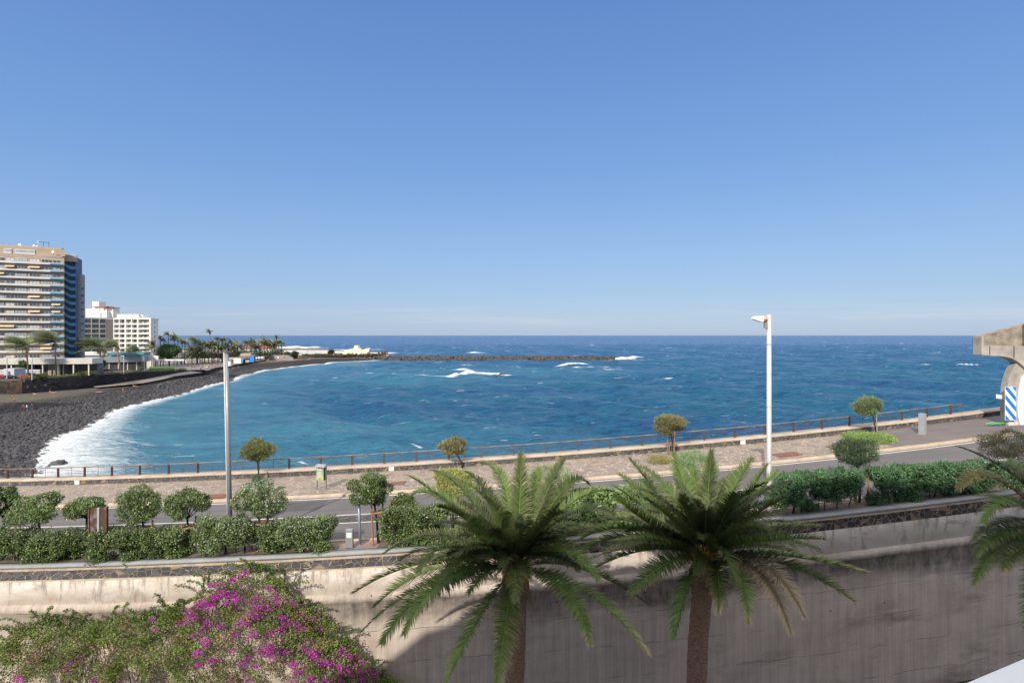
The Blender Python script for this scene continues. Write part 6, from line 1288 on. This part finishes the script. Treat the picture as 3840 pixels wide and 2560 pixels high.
tag(mesh_np('lawn', np.array([W(560, 1352, 315), W(655, 1350, 322), W(655, 1344, 345), W(560, 1344, 345)])*np.array([1, 1, 0])+np.array([0, 0, 4.6]), [(0, 1, 2, 3)], mat('lawn', (.08, .17, .04), .9, .2, .5)), kind='structure')
tag(mesh_np('car_park', np.array([(-260, 198, 7.54), (-183, 206, 7.54), (-176, 236, 7.15), (-230, 236, 7.15), (-290, 205, 7.56)]), [tuple(range(5))], M_asph), kind='structure')
# neighbouring block left of the frame: its shadow lies over the beach
nb_ = thing('neighbour_block', 'plain apartment block standing just outside the left side of the photo', 'building', (-196, 104, 2)); MB().box(-24, 26, -60, 10, 0, 47).build('wall', M_beige, nb_)
for k in range(10): MB().box(26.01, 26.6, -58, 8, 4*k+2, 4*k+3).build('balcony', M_greyw, nb_)
#FARPART_END
# ================================================================== LIGHT, SKY, CAMERA
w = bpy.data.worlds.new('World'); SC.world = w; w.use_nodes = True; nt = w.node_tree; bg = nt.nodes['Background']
sky = nt.nodes.new('ShaderNodeTexSky'); sky.sky_type = 'NISHITA'; sky.sun_disc = False; sky.sun_elevation = SUN_EL; sky.sun_rotation = math.radians(203)
sky.altitude = 0; sky.air_density = 1.0; sky.dust_density = .35; sky.ozone_density = 2.2
k = NB(nt.nodes, nt.links); tcw = nt.nodes.new('ShaderNodeTexCoord'); sz = nt.nodes.new('ShaderNodeSeparateXYZ'); nt.links.new(tcw.outputs['Generated'], sz.inputs[0])
sky_with_fill = k.ramp(sz.outputs[2], [(0, (.335, .465, .69)), (.03, (.35, .495, .72)), (.14, (.275, .46, .77)), (.28, (.185, .365, .73)), (.54, (.11, .25, .61)), (.70, (1.75, 1.66, 1.55)), (1, (2.1, 1.95, 1.78))])  # top stops: added white glow above the view, lifting the shaded areas
cl_ = k.noise(k.mapping(tcw.outputs['Generated'], (3, 3, 60)), 1., 6, .6); band = k.ramp(sz.outputs[2], [(0, G3(0)), (.012, G3(0)), (.03, G3(1)), (.055, G3(0))])
sky_with_fill = k.mix(k.math('MULTIPLY', k.math('MULTIPLY', k.math('SUBTRACT', cl_, .48), 4., True), band), sky_with_fill, (.52, .58, .74))
vs = nt.nodes.new('ShaderNodeVectorMath'); vs.operation = 'SCALE'; vs.inputs['Scale'].default_value = 1/.15; nt.links.new(sky_with_fill, vs.inputs[0])
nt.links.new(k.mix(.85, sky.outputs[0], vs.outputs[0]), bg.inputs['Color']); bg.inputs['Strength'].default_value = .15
sl = bpy.data.lights.new('sun', 'SUN'); sl.energy = 4.7; sl.angle = math.radians(.53); sl.color = (1, .91, .78)
so = bpy.data.objects.new('sun', sl); C.objects.link(so)
so.rotation_euler = Vector((math.sin(SUN_AZ)*math.cos(SUN_EL), math.cos(SUN_AZ)*math.cos(SUN_EL), -math.sin(SUN_EL))).to_track_quat('-Z', 'Y').to_euler()
cam = bpy.data.cameras.new('camera'); co = bpy.data.objects.new('camera', cam); C.objects.link(co)
co.location = (0, 0, CAMZ); co.rotation_euler = (math.pi/2, 0, 0); cam.sensor_width = 36; cam.lens = 36*F/3840; cam.shift_y = -(1280-HZ)/3840
cam.clip_start = .1; cam.clip_end = 200000; SC.camera = co
SC.view_settings.view_transform = 'Standard'; SC.view_settings.look = 'None'; SC.view_settings.exposure = 0; SC.view_settings.gamma = 1
SC.render.engine = 'CYCLES'; SC.cycles.max_bounces = 5
